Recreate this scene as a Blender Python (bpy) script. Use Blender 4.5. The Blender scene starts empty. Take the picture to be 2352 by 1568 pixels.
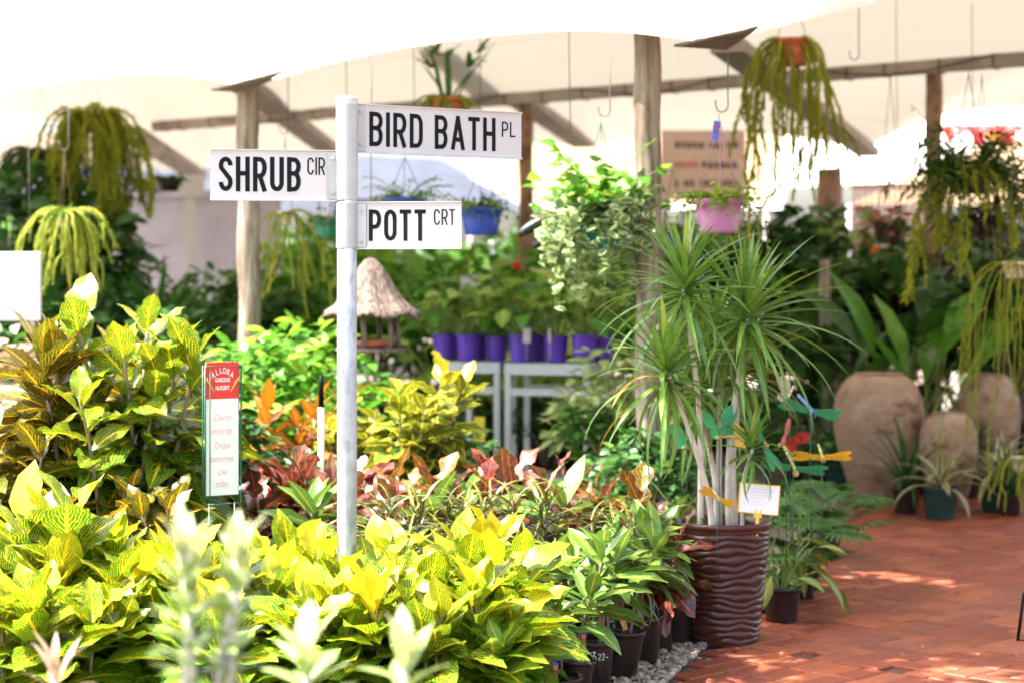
import bpy, math, random
import numpy as np
from mathutils import Vector, Matrix
random.seed(7); np.random.seed(7)
R = math.radians
sc = bpy.context.scene
# ---------------------------------------------------------------- camera
F = 70 / 36 * 2352          # focal length in the units of the measured photograph (2352 px wide)
EYE = 1.6; HY = 640         # camera height; horizon row
cam_d = bpy.data.cameras.new('camera'); cam = bpy.data.objects.new('camera', cam_d)
sc.collection.objects.link(cam); sc.camera = cam
cam.location = (0, 0, EYE); cam.rotation_euler = (R(90), 0, 0)
cam_d.lens = 70; cam_d.sensor_width = 36; cam_d.clip_end = 500
cam_d.shift_y = -(784 - HY) / 2352
cam_d.dof.use_dof = True; cam_d.dof.focus_distance = 7.25; cam_d.dof.aperture_fstop = 2.2
# ---------------------------------------------------------------- light
SUN = Vector((-0.46, -0.05, 0.88)).normalized()      # towards the sun
EL = math.asin(SUN.z); AZ = math.atan2(SUN.x, SUN.y)
w = bpy.data.worlds.new('World'); sc.world = w; w.use_nodes = True
nt = w.node_tree; sky = nt.nodes.new('ShaderNodeTexSky'); sky.sky_type = 'NISHITA'; sky.sun_disc = False
sky.sun_elevation = EL; sky.sun_rotation = AZ; sky.dust_density = 5.0; sky.ozone_density = .4
nt.links.new(sky.outputs[0], nt.nodes['Background'].inputs[0]); nt.nodes['Background'].inputs[1].default_value = 0.15
sun_d = bpy.data.lights.new('sun', 'SUN'); sun = bpy.data.objects.new('sun', sun_d); sc.collection.objects.link(sun)
sun_d.energy = 4.0; sun_d.angle = R(0.6); sun_d.color = (1, 0.95, 0.86)
sun.rotation_euler = SUN.to_track_quat('Z', 'Y').to_euler()
sc.view_settings.view_transform = 'Standard'; sc.view_settings.look = 'None'
sc.view_settings.exposure = 2.45; sc.view_settings.gamma = 1
sc.cycles.use_denoising = True
sc.cycles.max_bounces = 8; sc.cycles.diffuse_bounces = 4; sc.cycles.glossy_bounces = 2; sc.cycles.transmission_bounces = 4
sc.cycles.caustics_reflective = False; sc.cycles.caustics_refractive = False
sc.cycles.sample_clamp_indirect = 6

# ---------------------------------------------------------------- helpers
def P(px, py, d):
    return Vector(((px - 1176) / F * d, d, EYE + (HY - py) / F * d))
def G(px, d, z=0.0):
    return Vector(((px - 1176) / F * d, d, z))
C = sc.collection.objects
class MB:
    def __init__(s): s.v = []; s.f = []; s.uv = []; s.at = []; s.m = []; s.n = 0
    def add(s, v, f, uv=None, at=(0.5, 0.5), mi=0):
        v = np.asarray(v, float); k = len(v)
        s.v.append(v); s.f += [tuple(int(i) + s.n for i in q) for q in f]; s.m += [mi] * len(f)
        s.uv.append(np.zeros((k, 2)) if uv is None else np.asarray(uv, float))
        s.at.append(np.tile(np.asarray(at, float), (k, 1))); s.n += k
    def build(s, name, mats, parent=None, smooth=True):
        if not s.v: return None
        me = bpy.data.meshes.new(name)
        v = np.vstack(s.v); me.from_pydata(v.tolist(), [], s.f)
        li = np.empty(len(me.loops), int); me.loops.foreach_get('vertex_index', li)
        for nm, arr in (('uv', np.vstack(s.uv)), ('leaf', np.vstack(s.at))):
            l = me.uv_layers.new(name=nm); l.data.foreach_set('uv', arr[li].ravel())
        if not isinstance(mats, (list, tuple)): mats = [mats]
        for m in mats: me.materials.append(m)
        me.polygons.foreach_set('material_index', s.m)
        if smooth: me.polygons.foreach_set('use_smooth', [True] * len(me.polygons))
        me.update()
        o = bpy.data.objects.new(name, me); C.link(o)
        if parent: o.parent = parent
        return o
def rot(phi, th, roll=0):
    cz, sz, cx, sx, cy, sy = math.cos(phi), math.sin(phi), math.cos(th), math.sin(th), math.cos(roll), math.sin(roll)
    Rz = np.array([[cz, -sz, 0], [sz, cz, 0], [0, 0, 1]]); Rx = np.array([[1, 0, 0], [0, cx, -sx], [0, sx, cx]])
    Ry = np.array([[cy, 0, sy], [0, 1, 0], [-sy, 0, cy]])
    return Rz @ Rx @ Ry
PROF = {
 'ovate': ([0, .06, .12, .25, .4, .55, .7, .82, .92, 1], [.05, .07, .3, .78, 1, .98, .8, .55, .24, 0]),
 'lance': ([0, .06, .15, .3, .5, .7, .85, 1], [.08, .1, .45, .85, 1, .8, .45, 0]),
 'strap': ([0, .1, .4, .7, .9, 1], [.75, .9, 1, .8, .4, 0]),
 'grass': ([0, .2, .5, .8, 1], [.8, 1, .85, .5, 0]),
 'lobed': ([0, .06, .13, .22, .31, .4, .48, .56, .66, .78, .9, 1], [.06, .08, .4, .95, .9, .48, .42, .62, .9, .85, .5, 0]),
 'round': ([0, .05, .15, .3, .5, .7, .85, .95, 1], [.1, .3, .7, .95, 1, .9, .65, .35, 0]),
 'heart': ([0, .03, .1, .22, .4, .6, .8, .93, 1], [.25, .7, .95, 1, .92, .7, .4, .15, 0]),
}
def leaf_geo(L, W, prof='ovate', droop=.6, fold=.2, wave=.0, nv=8, nu=4, dpow=1.0, ph=0.0):
    t = np.linspace(0, 1, nv + 1); wd = np.interp(t, *PROF[prof]) * W / 2
    wd[-1] = max(wd[-1], W * .012)
    a = -droop * t ** dpow; ds = L / nv
    am = (a[1:] + a[:-1]) / 2
    y = np.concatenate([[0], np.cumsum(np.cos(am) * ds)]); z = np.concatenate([[0], np.cumsum(np.sin(am) * ds)])
    u = np.linspace(-1, 1, nu + 1)
    U, T = np.meshgrid(u, t); Wd = wd[:, None] * np.ones_like(U)
    h = fold * np.abs(U) * Wd + wave * W * np.sin(T * 17 + ph + U) * U * np.abs(U) * np.minimum(1, Wd / W * 3)
    X = U * Wd; Yv = y[:, None] - np.sin(a)[:, None] * h; Z = z[:, None] + np.cos(a)[:, None] * h
    v = np.stack([X, Yv, Z], -1).reshape(-1, 3); uv = np.stack([(U + 1) / 2, T], -1).reshape(-1, 2)
    n1 = nu + 1
    f = [(i * n1 + j, i * n1 + j + 1, (i + 1) * n1 + j + 1, (i + 1) * n1 + j) for i in range(nv) for j in range(nu)]
    return v, f, uv
def add_leaf(mb, base, phi, th, L, W, prof='ovate', droop=.6, fold=.2, wave=0., roll=0., age=.5, mi=0, nv=8, nu=4, dpow=1.0):
    v, f, uv = leaf_geo(L, W, prof, droop, fold, wave, nv, nu, dpow, random.random() * 6)
    mb.add(v @ rot(phi, th, roll).T + np.asarray(base), f, uv, (random.random(), age), mi)
def frame_at(d):
    d = Vector(d).normalized(); a = Vector((0, 0, 1)) if abs(d.z) < .9 else Vector((1, 0, 0))
    x = d.cross(a).normalized(); return x, x.cross(d).normalized()
def tube(mb, pts, r, n=6, mi=0, at=(.5, .5), cap=True, ridge=0):
    pts = [Vector(p) for p in pts]; k = len(pts)
    rr = r if isinstance(r, (list, tuple)) else [r] * k
    vs, fs, uv = [], [], []
    x = None
    for i, p in enumerate(pts):
        d = (pts[min(i + 1, k - 1)] - pts[max(i - 1, 0)])
        if x is None: x, y = frame_at(d)
        else:
            d.normalize(); x = (x - d * x.dot(d)).normalized(); y = x.cross(d)
        for j in range(n):
            a = 2 * math.pi * j / n; q = rr[i] * (1 + (ridge if j % 2 else 0))
            vs.append(p + x * math.cos(a) * q + y * math.sin(a) * q); uv.append((j / n, i / max(k - 1, 1)))
    for i in range(k - 1):
        for j in range(n):
            fs.append((i * n + j, i * n + (j + 1) % n, (i + 1) * n + (j + 1) % n, (i + 1) * n + j))
    if cap: fs.append(tuple(range(n - 1, -1, -1))); fs.append(tuple((k - 1) * n + j for j in range(n)))
    mb.add([tuple(v) for v in vs], fs, uv, at, mi)
def lathe(mb, prof, n=28, mi=0, fn=None, off=(0, 0, 0)):
    vs, fs, uv = [], [], []
    k = len(prof)
    for i, (r, z) in enumerate(prof):
        for j in range(n):
            a = 2 * math.pi * j / n
            q, zz = (r, z) if fn is None else fn(r, z, a)
            vs.append((off[0] + q * math.cos(a), off[1] + q * math.sin(a), off[2] + zz)); uv.append((j / n, i / (k - 1)))
    for i in range(k - 1):
        for j in range(n): fs.append((i * n + j, i * n + (j + 1) % n, (i + 1) * n + (j + 1) % n, (i + 1) * n + j))
    mb.add(vs, fs, uv, mi=mi)
def box(mb, c, s, rz=0, mi=0, bev=0.0, M=None):
    x, y, z = [q / 2 for q in s]
    if bev:
        b = bev
        V = []
        for sx in (-1, 1):
            for sy in (-1, 1):
                for sz in (-1, 1):
                    V += [(sx * (x - b), sy * (y - b), sz * z), (sx * (x - b), sy * y, sz * (z - b)), (sx * x, sy * (y - b), sz * (z - b))]
        idx = lambda sx, sy, sz, k: ((sx > 0) * 4 + (sy > 0) * 2 + (sz > 0)) * 3 + k
        Fc = []
        for s1 in (-1, 1):
            Fc.append([idx(-1, -1, s1, 0), idx(1, -1, s1, 0), idx(1, 1, s1, 0), idx(-1, 1, s1, 0)][::s1])
            Fc.append([idx(-1, s1, -1, 1), idx(-1, s1, 1, 1), idx(1, s1, 1, 1), idx(1, s1, -1, 1)][::s1])
            Fc.append([idx(s1, -1, -1, 2), idx(s1, 1, -1, 2), idx(s1, 1, 1, 2), idx(s1, -1, 1, 2)][::s1])
            for s2 in (-1, 1):
                Fc.append([idx(-1, s1, s2, 0), idx(1, s1, s2, 0), idx(1, s1, s2, 1), idx(-1, s1, s2, 1)][::-s1 * s2])
                Fc.append([idx(s1, -1, s2, 0), idx(s1, 1, s2, 0), idx(s1, 1, s2, 2), idx(s1, -1, s2, 2)][::s1 * s2])
                Fc.append([idx(s1, s2, -1, 1), idx(s1, s2, 1, 1), idx(s1, s2, 1, 2), idx(s1, s2, -1, 2)][::-s1 * s2])
                for s3 in (-1, 1): Fc.append([idx(s1, s2, s3, 0), idx(s1, s2, s3, 1), idx(s1, s2, s3, 2)][::s1 * s2 * s3])
    else:
        V = [(-x, -y, -z), (x, -y, -z), (x, y, -z), (-x, y, -z), (-x, -y, z), (x, -y, z), (x, y, z), (-x, y, z)]
        Fc = [(3, 2, 1, 0), (4, 5, 6, 7), (0, 1, 5, 4), (1, 2, 6, 5), (2, 3, 7, 6), (3, 0, 4, 7)]
    V = np.array(V)
    if M is not None: V = V @ np.asarray(M).T
    elif rz: V = V @ rot(rz, 0).T
    mb.add(V + np.asarray(c), Fc, None, mi=mi)
def beam(mb, a, b, wd, ht, mi=0, up=(0, 0, 1)):
    a, b = Vector(a), Vector(b); d = b - a; L = d.length; d.normalize()
    x = d.cross(Vector(up)).normalized(); z = x.cross(d)
    M = np.array([[x.x, d.x, z.x], [x.y, d.y, z.y], [x.z, d.z, z.z]])
    box(mb, (a + b) / 2, (wd, L, ht), M=M, mi=mi)
def grid(mb, fn, nu, nv, mi=0, uvs=(1, 1)):
    vs = [tuple(fn(i / nu, j / nv)) for j in range(nv + 1) for i in range(nu + 1)]
    uv = [(i / nu * uvs[0], j / nv * uvs[1]) for j in range(nv + 1) for i in range(nu + 1)]
    mb.add(vs, [(j * (nu + 1) + i, j * (nu + 1) + i + 1, (j + 1) * (nu + 1) + i + 1, (j + 1) * (nu + 1) + i) for j in range(nv) for i in range(nu)], uv, mi=mi)
def tag(o, label=None, cat=None, group=None, kind=None):
    if label: o['label'] = label
    if cat: o['category'] = cat
    if group: o['group'] = group
    if kind: o['kind'] = kind
    return o
def thing(name, label, cat, loc=(0, 0, 0), rz=0, group=None):
    o = bpy.data.objects.new(name, None); C.link(o); o.empty_display_size = .1
    o.location = loc; o.rotation_euler = (0, 0, rz)
    return tag(o, label, cat, group)
def copy_tree(o, parent=None):
    c = o.copy(); C.link(c)
    if parent: c.parent = parent
    for ch in list(o.children): copy_tree(ch, c)
    return c
_used = set()
def place(protos, k, loc, rz, s, label, cat=None, group=None):
    p = protos[k % len(protos)]
    o = p if p.name not in _used else copy_tree(p)
    _used.add(p.name)
    o.location = loc; o.rotation_euler = (0, 0, rz); o.scale = (s, s, s)
    return tag(o, label, cat, group)

# ---------------------------------------------------------------- materials
class N:
    def __init__(s, name):
        s.m = bpy.data.materials.new(name); s.m.use_nodes = True; s.t = s.m.node_tree
        s.t.nodes.clear(); s.out = s.t.nodes.new('ShaderNodeOutputMaterial')
    def n(s, ty, **kw):
        q = s.t.nodes.new(ty)
        for k, v in kw.items(): setattr(q, k, v)
        return q
    def set(s, sock, v):
        if v is None: return
        if hasattr(v, 'is_output') or isinstance(v, bpy.types.NodeSocket): s.t.links.new(v, sock)
        elif isinstance(v, (tuple, list)) and len(v) == 3 and sock.type == 'RGBA': sock.default_value = (*v, 1)
        else: sock.default_value = v
    def math(s, op, a, b=None, c=None, clamp=False):
        q = s.n('ShaderNodeMath', operation=op, use_clamp=clamp)
        s.set(q.inputs[0], a); s.set(q.inputs[1], b)
        if c is not None: s.set(q.inputs[2], c)
        return q.outputs[0]
    def step(s, x, a, b):
        q = s.n('ShaderNodeMapRange', interpolation_type='SMOOTHSTEP'); q.clamp = True
        s.set(q.inputs[0], x); s.set(q.inputs[1], a); s.set(q.inputs[2], b); return q.outputs[0]
    def mix(s, f, a, b, mode='MIX'):
        q = s.n('ShaderNodeMix', data_type='RGBA', blend_type=mode); q.clamp_factor = True
        s.set(q.inputs[0], f); s.set(q.inputs[6], a); s.set(q.inputs[7], b); return q.outputs[2]
    def noise(s, scale, detail=3, vec=None, rough=.55):
        q = s.n('ShaderNodeTexNoise'); q.inputs['Scale'].default_value = scale; q.inputs['Detail'].default_value = detail
        q.inputs['Roughness'].default_value = rough
        s.set(q.inputs['Vector'], vec if vec is not None else s.obj()); return q.outputs[0]
    def obj(s):
        if not hasattr(s, '_o'): s._o = s.n('ShaderNodeTexCoord').outputs['Object']
        return s._o
    def map(s, vec, scale=(1, 1, 1), rotz=0):
        q = s.n('ShaderNodeMapping'); s.set(q.inputs[0], vec); q.inputs['Scale'].default_value = scale
        q.inputs['Rotation'].default_value = (0, 0, rotz); return q.outputs[0]
    def bump(s, h, st=.3, dist=.01):
        q = s.n('ShaderNodeBump'); q.inputs['Strength'].default_value = st; q.inputs['Distance'].default_value = dist
        s.set(q.inputs['Height'], h); return q.outputs[0]
    def pbr(s, col, rough=.6, metal=0, nrm=None, spec=.5, **kw):
        q = s.n('ShaderNodeBsdfPrincipled'); s.set(q.inputs['Base Color'], col); s.set(q.inputs['Roughness'], rough)
        s.set(q.inputs['Metallic'], metal); s.set(q.inputs['Normal'], nrm); s.set(q.inputs['Specular IOR Level'], spec)
        for k, v in kw.items(): s.set(q.inputs[k], v)
        return q.outputs[0]
    def done(s, sh): s.t.links.new(sh, s.out.inputs[0]); return s.m
    def trans(s, col, sh, f):
        t = s.n('ShaderNodeBsdfTranslucent'); s.set(t.inputs[0], col)
        q = s.n('ShaderNodeMixShader'); s.set(q.inputs[0], f); s.t.links.new(sh, q.inputs[1]); s.t.links.new(t.outputs[0], q.inputs[2])
        return q.outputs[0]
def plain(name, col, rough=.6, metal=0, var=.18, ns=8, bump=0., bs=60, spec=.5, **kw):
    k = N(name); a = k.noise(ns, 4)
    c2 = tuple(min(1, q * (1 + var)) for q in col); c1 = tuple(q * (1 - var) for q in col)
    c = k.mix(k.step(a, .35, .65), c1, c2)
    nr = k.bump(k.noise(bs, 4), bump, .01) if bump else None
    return k.done(k.pbr(c, rough, metal, nr, spec, **kw))
def leaf_mat(name, base, base2, vein, new, nv=9, slope=.45, vw=.18, blotch=0., edge=None, rough=.34, tr=.28, newamt=.85, mid=.1, margin=0., spec=.35, wide=.9, retic=0.):
    k = N(name)
    uv = k.n('ShaderNodeUVMap', uv_map='uv').outputs[0]; lf = k.n('ShaderNodeUVMap', uv_map='leaf').outputs[0]
    s1 = k.n('ShaderNodeSeparateXYZ'); k.set(s1.inputs[0], uv); s2 = k.n('ShaderNodeSeparateXYZ'); k.set(s2.inputs[0], lf)
    u, v, rnd, age = s1.outputs[0], s1.outputs[1], s2.outputs[0], s2.outputs[1]
    au = k.math('ABSOLUTE', k.math('MULTIPLY_ADD', u, 2, -1))
    off = k.n('ShaderNodeCombineXYZ'); k.set(off.inputs[0], k.math('MULTIPLY', rnd, 37.0)); k.set(off.inputs[1], k.math('MULTIPLY', age, 11.0))
    pv = k.n('ShaderNodeVectorMath', operation='ADD'); k.set(pv.inputs[0], k.map(uv, (5, 9, 1))); k.set(pv.inputs[1], off.outputs[0])
    ns = k.noise(1.0, 3, pv.outputs[0]); nf = k.noise(3.2, 3, pv.outputs[0], .7)
    y = k.math('SUBTRACT', 1.0, age)
    col = k.mix(rnd, base, base2)
    col = k.mix(k.step(ns, .3, .75), col, tuple(q * .6 for q in base2))
    if nv:
        ph = k.math('MULTIPLY', k.math('SUBTRACT', v, k.math('MULTIPLY', k.math('POWER', au, 1.25), slope)), float(nv))
        ph = k.math('ADD', ph, k.math('MULTIPLY_ADD', ns, 1.5, -.75))
        ph = k.math('ADD', ph, k.math('MULTIPLY_ADD', nf, .5, -.25))
        fr = k.math('ABSOLUTE', k.math('MULTIPLY_ADD', k.math('FRACT', ph), 2, -1))
        wd = k.math('MULTIPLY', k.math('ADD', k.math('MULTIPLY_ADD', y, wide, .35), k.math('MULTIPLY_ADD', nf, 1.2, -.6)), vw * 1.6)
        wd = k.math('MULTIPLY', wd, k.math('MULTIPLY_ADD', au, -.75, 1.35))
        lo = k.math('SUBTRACT', 1.0, wd)
        q = k.n('ShaderNodeMapRange', interpolation_type='SMOOTHSTEP'); k.set(q.inputs[0], fr)
        k.set(q.inputs[1], k.math('SUBTRACT', lo, .06)); k.set(q.inputs[2], k.math('ADD', lo, .06)); vm = q.outputs[0]
        col = k.mix(vm, col, vein)
    if retic:
        vo = k.n('ShaderNodeTexVoronoi', feature='DISTANCE_TO_EDGE'); vo.inputs['Scale'].default_value = 2.6; k.set(vo.inputs['Vector'], k.map(pv.outputs[0], (1, 1.3, 1)))
        rm = k.step(vo.outputs['Distance'], k.math('MULTIPLY_ADD', y, .10, .05), .0)
        col = k.mix(k.math('MULTIPLY', rm, k.math('MULTIPLY', k.step(ns, .42, .62), retic)), col, vein)
    if blotch:
        b = k.step(k.math('ADD', nf, k.math('MULTIPLY_ADD', y, .3, blotch - .5)), .5, .56)
        col = k.mix(b, col, vein)
    if margin: col = k.mix(k.step(k.math('ADD', au, k.math('MULTIPLY_ADD', nf, .2, -.1)), 1 - margin - .08, 1 - margin + .04), col, edge)
    if mid: col = k.mix(k.step(au, mid, mid * .45), col, vein)
    col = k.mix(k.math('MULTIPLY', k.step(y, .74, 1.0), newamt), col, k.mix(nf, new, tuple(q * .8 for q in new)))
    nr = k.bump(fr if nv else ns, .18 if nv else .1, .004)
    sh = k.pbr(col, rough, 0, nr, spec)
    return k.done(k.trans(k.mix(.35, col, (1, 1, .35), 'MULTIPLY'), sh, tr))
M = {}
# croton family
M['yellow_leaf'] = leaf_mat('yellow_veined_leaf', (.10, .32, .012), (.03, .16, .012), (.84, .63, .02), (.86, .66, .03), nv=8, vw=.125, newamt=.6, slope=.65, retic=.7, tr=.34, wide=.75)
M['greenvein_leaf'] = leaf_mat('green_leaf_with_yellow_veins', (.05, .22, .012), (.022, .11, .010), (.82, .66, .03), (.70, .66, .04), nv=8, vw=.13, newamt=.4, slope=.65, retic=.5, tr=.32, wide=.5, spec=.45, rough=.28)
M['lime_leaf'] = leaf_mat('lime_leaf', (.17, .40, .025), (.07, .26, .02), (.74, .66, .06), (.60, .66, .06), nv=8, vw=.12, tr=.36, retic=.5)
M['dark_leaf'] = leaf_mat('dark_orange_veined_leaf', (.012, .042, .013), (.03, .085, .012), (.82, .40, .015), (.30, .44, .03), nv=7, vw=.13, newamt=.28, rough=.26, slope=.7, spec=.5, retic=.15, wide=.5, tr=.26)
M['rust_leaf'] = leaf_mat('rust_and_green_leaf', (.05, .09, .015), (.22, .11, .02), (.85, .42, .02), (.50, .42, .02), nv=7, vw=.13, newamt=.4, slope=.7, tr=.28, spec=.5, rough=.26, wide=.5)
M['orange_leaf'] = leaf_mat('orange_leaf', (.42, .10, .012), (.10, .05, .015), (.70, .26, .015), (.66, .26, .015), nv=8, vw=.16)
M['red_leaf'] = leaf_mat('maroon_leaf', (.10, .016, .022), (.05, .06, .03), (.62, .05, .025), (.36, .07, .015), nv=5, vw=.05, mid=.1, newamt=.55, margin=.05, edge=(.62, .09, .03), rough=.22, tr=.2, spec=.6)
M['maroon_green_leaf'] = leaf_mat('maroon_edged_green_leaf', (.04, .10, .035), (.10, .035, .03), (.62, .10, .06), (.40, .16, .05), nv=5, vw=.06, mid=.1, newamt=.4, margin=.06, edge=(.62, .08, .04), rough=.22, tr=.24, spec=.6)
M['bronze_leaf'] = leaf_mat('bronze_green_leaf', (.16, .09, .03), (.05, .11, .03), (.70, .22, .02), (.55, .26, .03), nv=6, vw=.1, mid=.12, newamt=.4, margin=.06, edge=(.66, .16, .03), rough=.24, tr=.28, spec=.55, blotch=-.12)
M['narrow_leaf'] = leaf_mat('narrow_dark_leaf', (.03, .08, .035), (.05, .09, .025), (.60, .30, .03), (.35, .40, .04), nv=0, mid=.2, spec=.6, rough=.25, newamt=.3, tr=.15)
M['mango_leaf'] = leaf_mat('speckled_green_leaf', (.06, .18, .05), (.12, .26, .04), (.62, .55, .06), (.46, .50, .04), nv=11, vw=.05, blotch=-.12, mid=.08, newamt=.7, rough=.3)
M['gold_leaf'] = leaf_mat('gold_blotched_leaf', (.03, .11, .02), (.06, .18, .025), (.70, .52, .03), (.68, .6, .05), nv=7, vw=.1, blotch=-.03, margin=.12, edge=(.72, .58, .04), newamt=.6)
# other foliage
def green(name, a, b, new, **k):
    kw = dict(nv=0, mid=.06, rough=.4, tr=.3, newamt=.8); kw.update(k); return leaf_mat(name, a, b, kw.pop('vein', tuple(min(1, q * 1.7) for q in b)), new, **kw)
M['green'] = green('mid_green_leaf', (.07, .21, .025), (.035, .12, .02), (.22, .40, .05))
M['bright'] = green('bright_green_leaf', (.15, .38, .035), (.08, .25, .025), (.38, .55, .07), tr=.42)
M['deep'] = green('deep_green_leaf', (.032, .10, .024), (.05, .14, .03), (.12, .26, .04), rough=.35)
M['palm'] = green('palm_leaf', (.07, .20, .035), (.045, .14, .03), (.16, .34, .05), rough=.38)
M['dracaena'] = green('dracaena_leaf', (.30, .48, .07), (.14, .32, .05), (.58, .62, .10), rough=.3, mid=0, margin=.10, edge=(.16, .16, .05), tr=.34, spec=.55)
M['dry'] = green('dry_yellow_leaf', (.6, .36, .04), (.45, .24, .03), (.6, .4, .05))
M['tassel'] = green('tassel_leaf', (.50, .54, .05), (.34, .42, .04), (.64, .62, .07), mid=0, rough=.6, tr=.5)
M['tassel_brown'] = green('browning_tassel_leaf', (.13, .10, .025), (.08, .09, .02), (.2, .16, .03), mid=0, rough=.6)
M['fern'] = green('dark_fern_leaf', (.045, .13, .018), (.03, .09, .016), (.12, .22, .03), mid=0, rough=.5)
M['variegated'] = leaf_mat('cream_edged_leaf', (.10, .24, .09), (.16, .3, .12), (.3, .4, .2), (.4, .5, .25), nv=0, mid=0, margin=.34, edge=(.68, .72, .42), newamt=.3, rough=.35)
M['ginger'] = leaf_mat('yellow_striped_leaf', (.06, .2, .03), (.09, .24, .04), (.68, .60, .12), (.66, .56, .12), nv=11, vw=.22, slope=.75, mid=.08, newamt=.5, rough=.36)
M['cream_strap'] = leaf_mat('cream_striped_leaf', (.12, .2, .06), (.2, .26, .1), (.6, .55, .3), (.62, .55, .3), nv=0, mid=.0, margin=.45, edge=(.66, .58, .36), newamt=.5, rough=.4)
M['purple'] = green('purple_leaf', (.035, .012, .035), (.06, .018, .05), (.10, .03, .07), rough=.35)
M['pink'] = leaf_mat('pink_leaf', (.42, .14, .13), (.3, .12, .1), (.6, .28, .26), (.55, .24, .2), nv=0, mid=.15, tr=.3)
M['pinkgreen'] = leaf_mat('pink_and_green_leaf', (.30, .10, .11), (.12, .22, .05), (.62, .30, .30), (.62, .50, .34), nv=4, vw=.22, tr=.3)
M['caladium'] = leaf_mat('speckled_lime_leaf', (.36, .56, .07), (.24, .44, .06), (.6, .66, .16), (.5, .64, .12), nv=6, vw=.08, blotch=-.16, tr=.45)
M['pale'] = leaf_mat('pale_green_leaf', (.36, .46, .17), (.24, .36, .10), (.66, .68, .34), (.8, .78, .5), nv=0, mid=.1, newamt=.9, rough=.3, tr=.35)
M['black_leaf'] = plain('black_green_pod', (.012, .018, .012), .3)
M['stem'] = plain('grey_brown_stem', (.26, .19, .13), .8, bump=.4, bs=40)
M['greenstem'] = plain('green_stem', (.16, .24, .05), .6)
M['palestem'] = plain('pale_stem', (.56, .50, .42), .7, bump=.3)
# things
M['black_pot'] = plain('brown_black_plastic', (.022, .012, .010), .32, var=.3)
M['green_pot'] = plain('dark_green_plastic', (.01, .045, .035), .35)
M['teal_pot'] = plain('green_plastic', (.01, .19, .13), .35)
M['purple_pot'] = plain('violet_plastic', (.11, .045, .42), .3, var=.08)
M['blue_pot'] = plain('blue_plastic', (.03, .07, .42), .38, var=.1)
M['pink_pot'] = plain('mauve_plastic', (.47, .19, .37), .38, var=.06)
M['cream_pot'] = plain('cream_plastic', (.62, .52, .38), .5)
M['terracotta'] = plain('terracotta', (.46, .13, .06), .6, var=.15)
M['soil'] = plain('potting_soil', (.035, .022, .015), .95, var=.5, ns=60, bump=1, bs=90)
M['white_alu'] = plain('white_enamel', (.48, .465, .46), .4, var=.03, spec=.3)
M['alu'] = plain('aluminium', (.50, .52, .53), .38, .55, var=.04, ns=25)
k = N('galvanised_steel'); vr = k.n('ShaderNodeTexVoronoi'); vr.inputs['Scale'].default_value = 70; k.set(vr.inputs['Vector'], k.map(k.obj(), (1, 1, .35)))
c = k.mix(k.step(k.noise(9, 5), .3, .7), (.30, .32, .34), (.42, .44, .46)); c = k.mix(.25, c, vr.outputs['Color'], 'OVERLAY'); c = k.mix(.8, c, (.42, .45, .49), 'COLOR')
M['galv'] = k.done(k.pbr(c, .45, .35))
M['black_ink'] = plain('black_lettering', (.003, .005, .006), .6, var=.05, spec=.15)
M['red_print'] = plain('red_print', (.66, .03, .025), .45, var=.04)
M['white_print'] = plain('white_print', (.82, .80, .78), .5, var=.02)
M['gold_print'] = plain('gold_print', (.75, .45, .08), .5, var=.05)
M['pink_print'] = plain('faded_red_print', (.72, .22, .18), .5, var=.05)
M['green_wire'] = plain('green_coated_wire', (.01, .09, .055), .4)
M['wire'] = plain('grey_wire', (.10, .09, .08), .6)
M['blue_tag'] = plain('blue_tag', (.08, .16, .65), .4)
M['orange_tag'] = plain('orange_tag', (.65, .25, .08), .5, var=.6, ns=160)
M['yellow_pl'] = plain('yellow_plastic', (.85, .50, .01), .4, var=.05)
M['teal_wing'] = plain('green_film_wing', (.05, .36, .15), .4, var=.2, spec=.3)
M['yellow_wing'] = plain('yellow_film_wing', (.80, .48, .03), .35, var=.15)
M['red_wing'] = plain('red_film_wing', (.42, .04, .03), .4, var=.35, ns=30)
M['tan_wing'] = plain('tan_film_wing', (.55, .40, .26), .4, var=.15)
M['bead_body'] = plain('painted_body', (.5, .42, .12), .4, var=.5, ns=70)
M['blue_bead'] = plain('blue_banded_body', (.05, .14, .4), .3, var=.9, ns=40)
k = N('weathered_timber'); vec = k.map(k.obj(), (1, 1, .10))
g = k.noise(28, 6, vec, .65); c = k.mix(k.step(g, .38, .62), (.15, .11, .08), (.36, .30, .235)); c = k.mix(k.step(k.noise(3.2, 6, k.map(k.obj(), (1, 1, .25))), .48, .66), c, (.13, .085, .05))
M['timber'] = k.done(k.pbr(c, .85, 0, k.bump(g, .7, .01), .3))
M['brown_timber'] = plain('brown_timber', (.22, .13, .08), .8, var=.4, ns=6, bump=.3, bs=20)
M['beam_wrap'] = plain('grey_cloth_wrapped_beam', (.30, .25, .21), .85, var=.15, ns=3)
M['rope'] = plain('dark_lacing', (.05, .04, .035), .9)
M['rust'] = plain('rusty_steel', (.15, .115, .10), .7, var=.35, ns=14)
k = N('cream_shade_cloth'); wv = k.noise(3.0, 4); fine = k.n('ShaderNodeTexWave'); fine.inputs['Scale'].default_value = 40; fine.inputs['Distortion'].default_value = 3; k.set(fine.inputs[0], k.obj())
c = k.mix(wv, (.58, .485, .375), (.64, .545, .435)); sm = k.n('ShaderNodeTexWave', bands_direction='DIAGONAL'); sm.inputs['Scale'].default_value = .22; sm.inputs['Distortion'].default_value = .3; k.set(sm.inputs[0], k.obj()); c = k.mix(k.math('MULTIPLY', k.step(sm.outputs['Fac'], .985, .998), .35), c, (.45, .36, .27)); c = k.mix(k.math('MULTIPLY', fine.outputs['Fac'], .08), c, (.7, .58, .42))
M['cloth'] = k.done(k.trans((.95, .86, .72), k.pbr(c, .9, 0, None, .1), .085))
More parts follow.
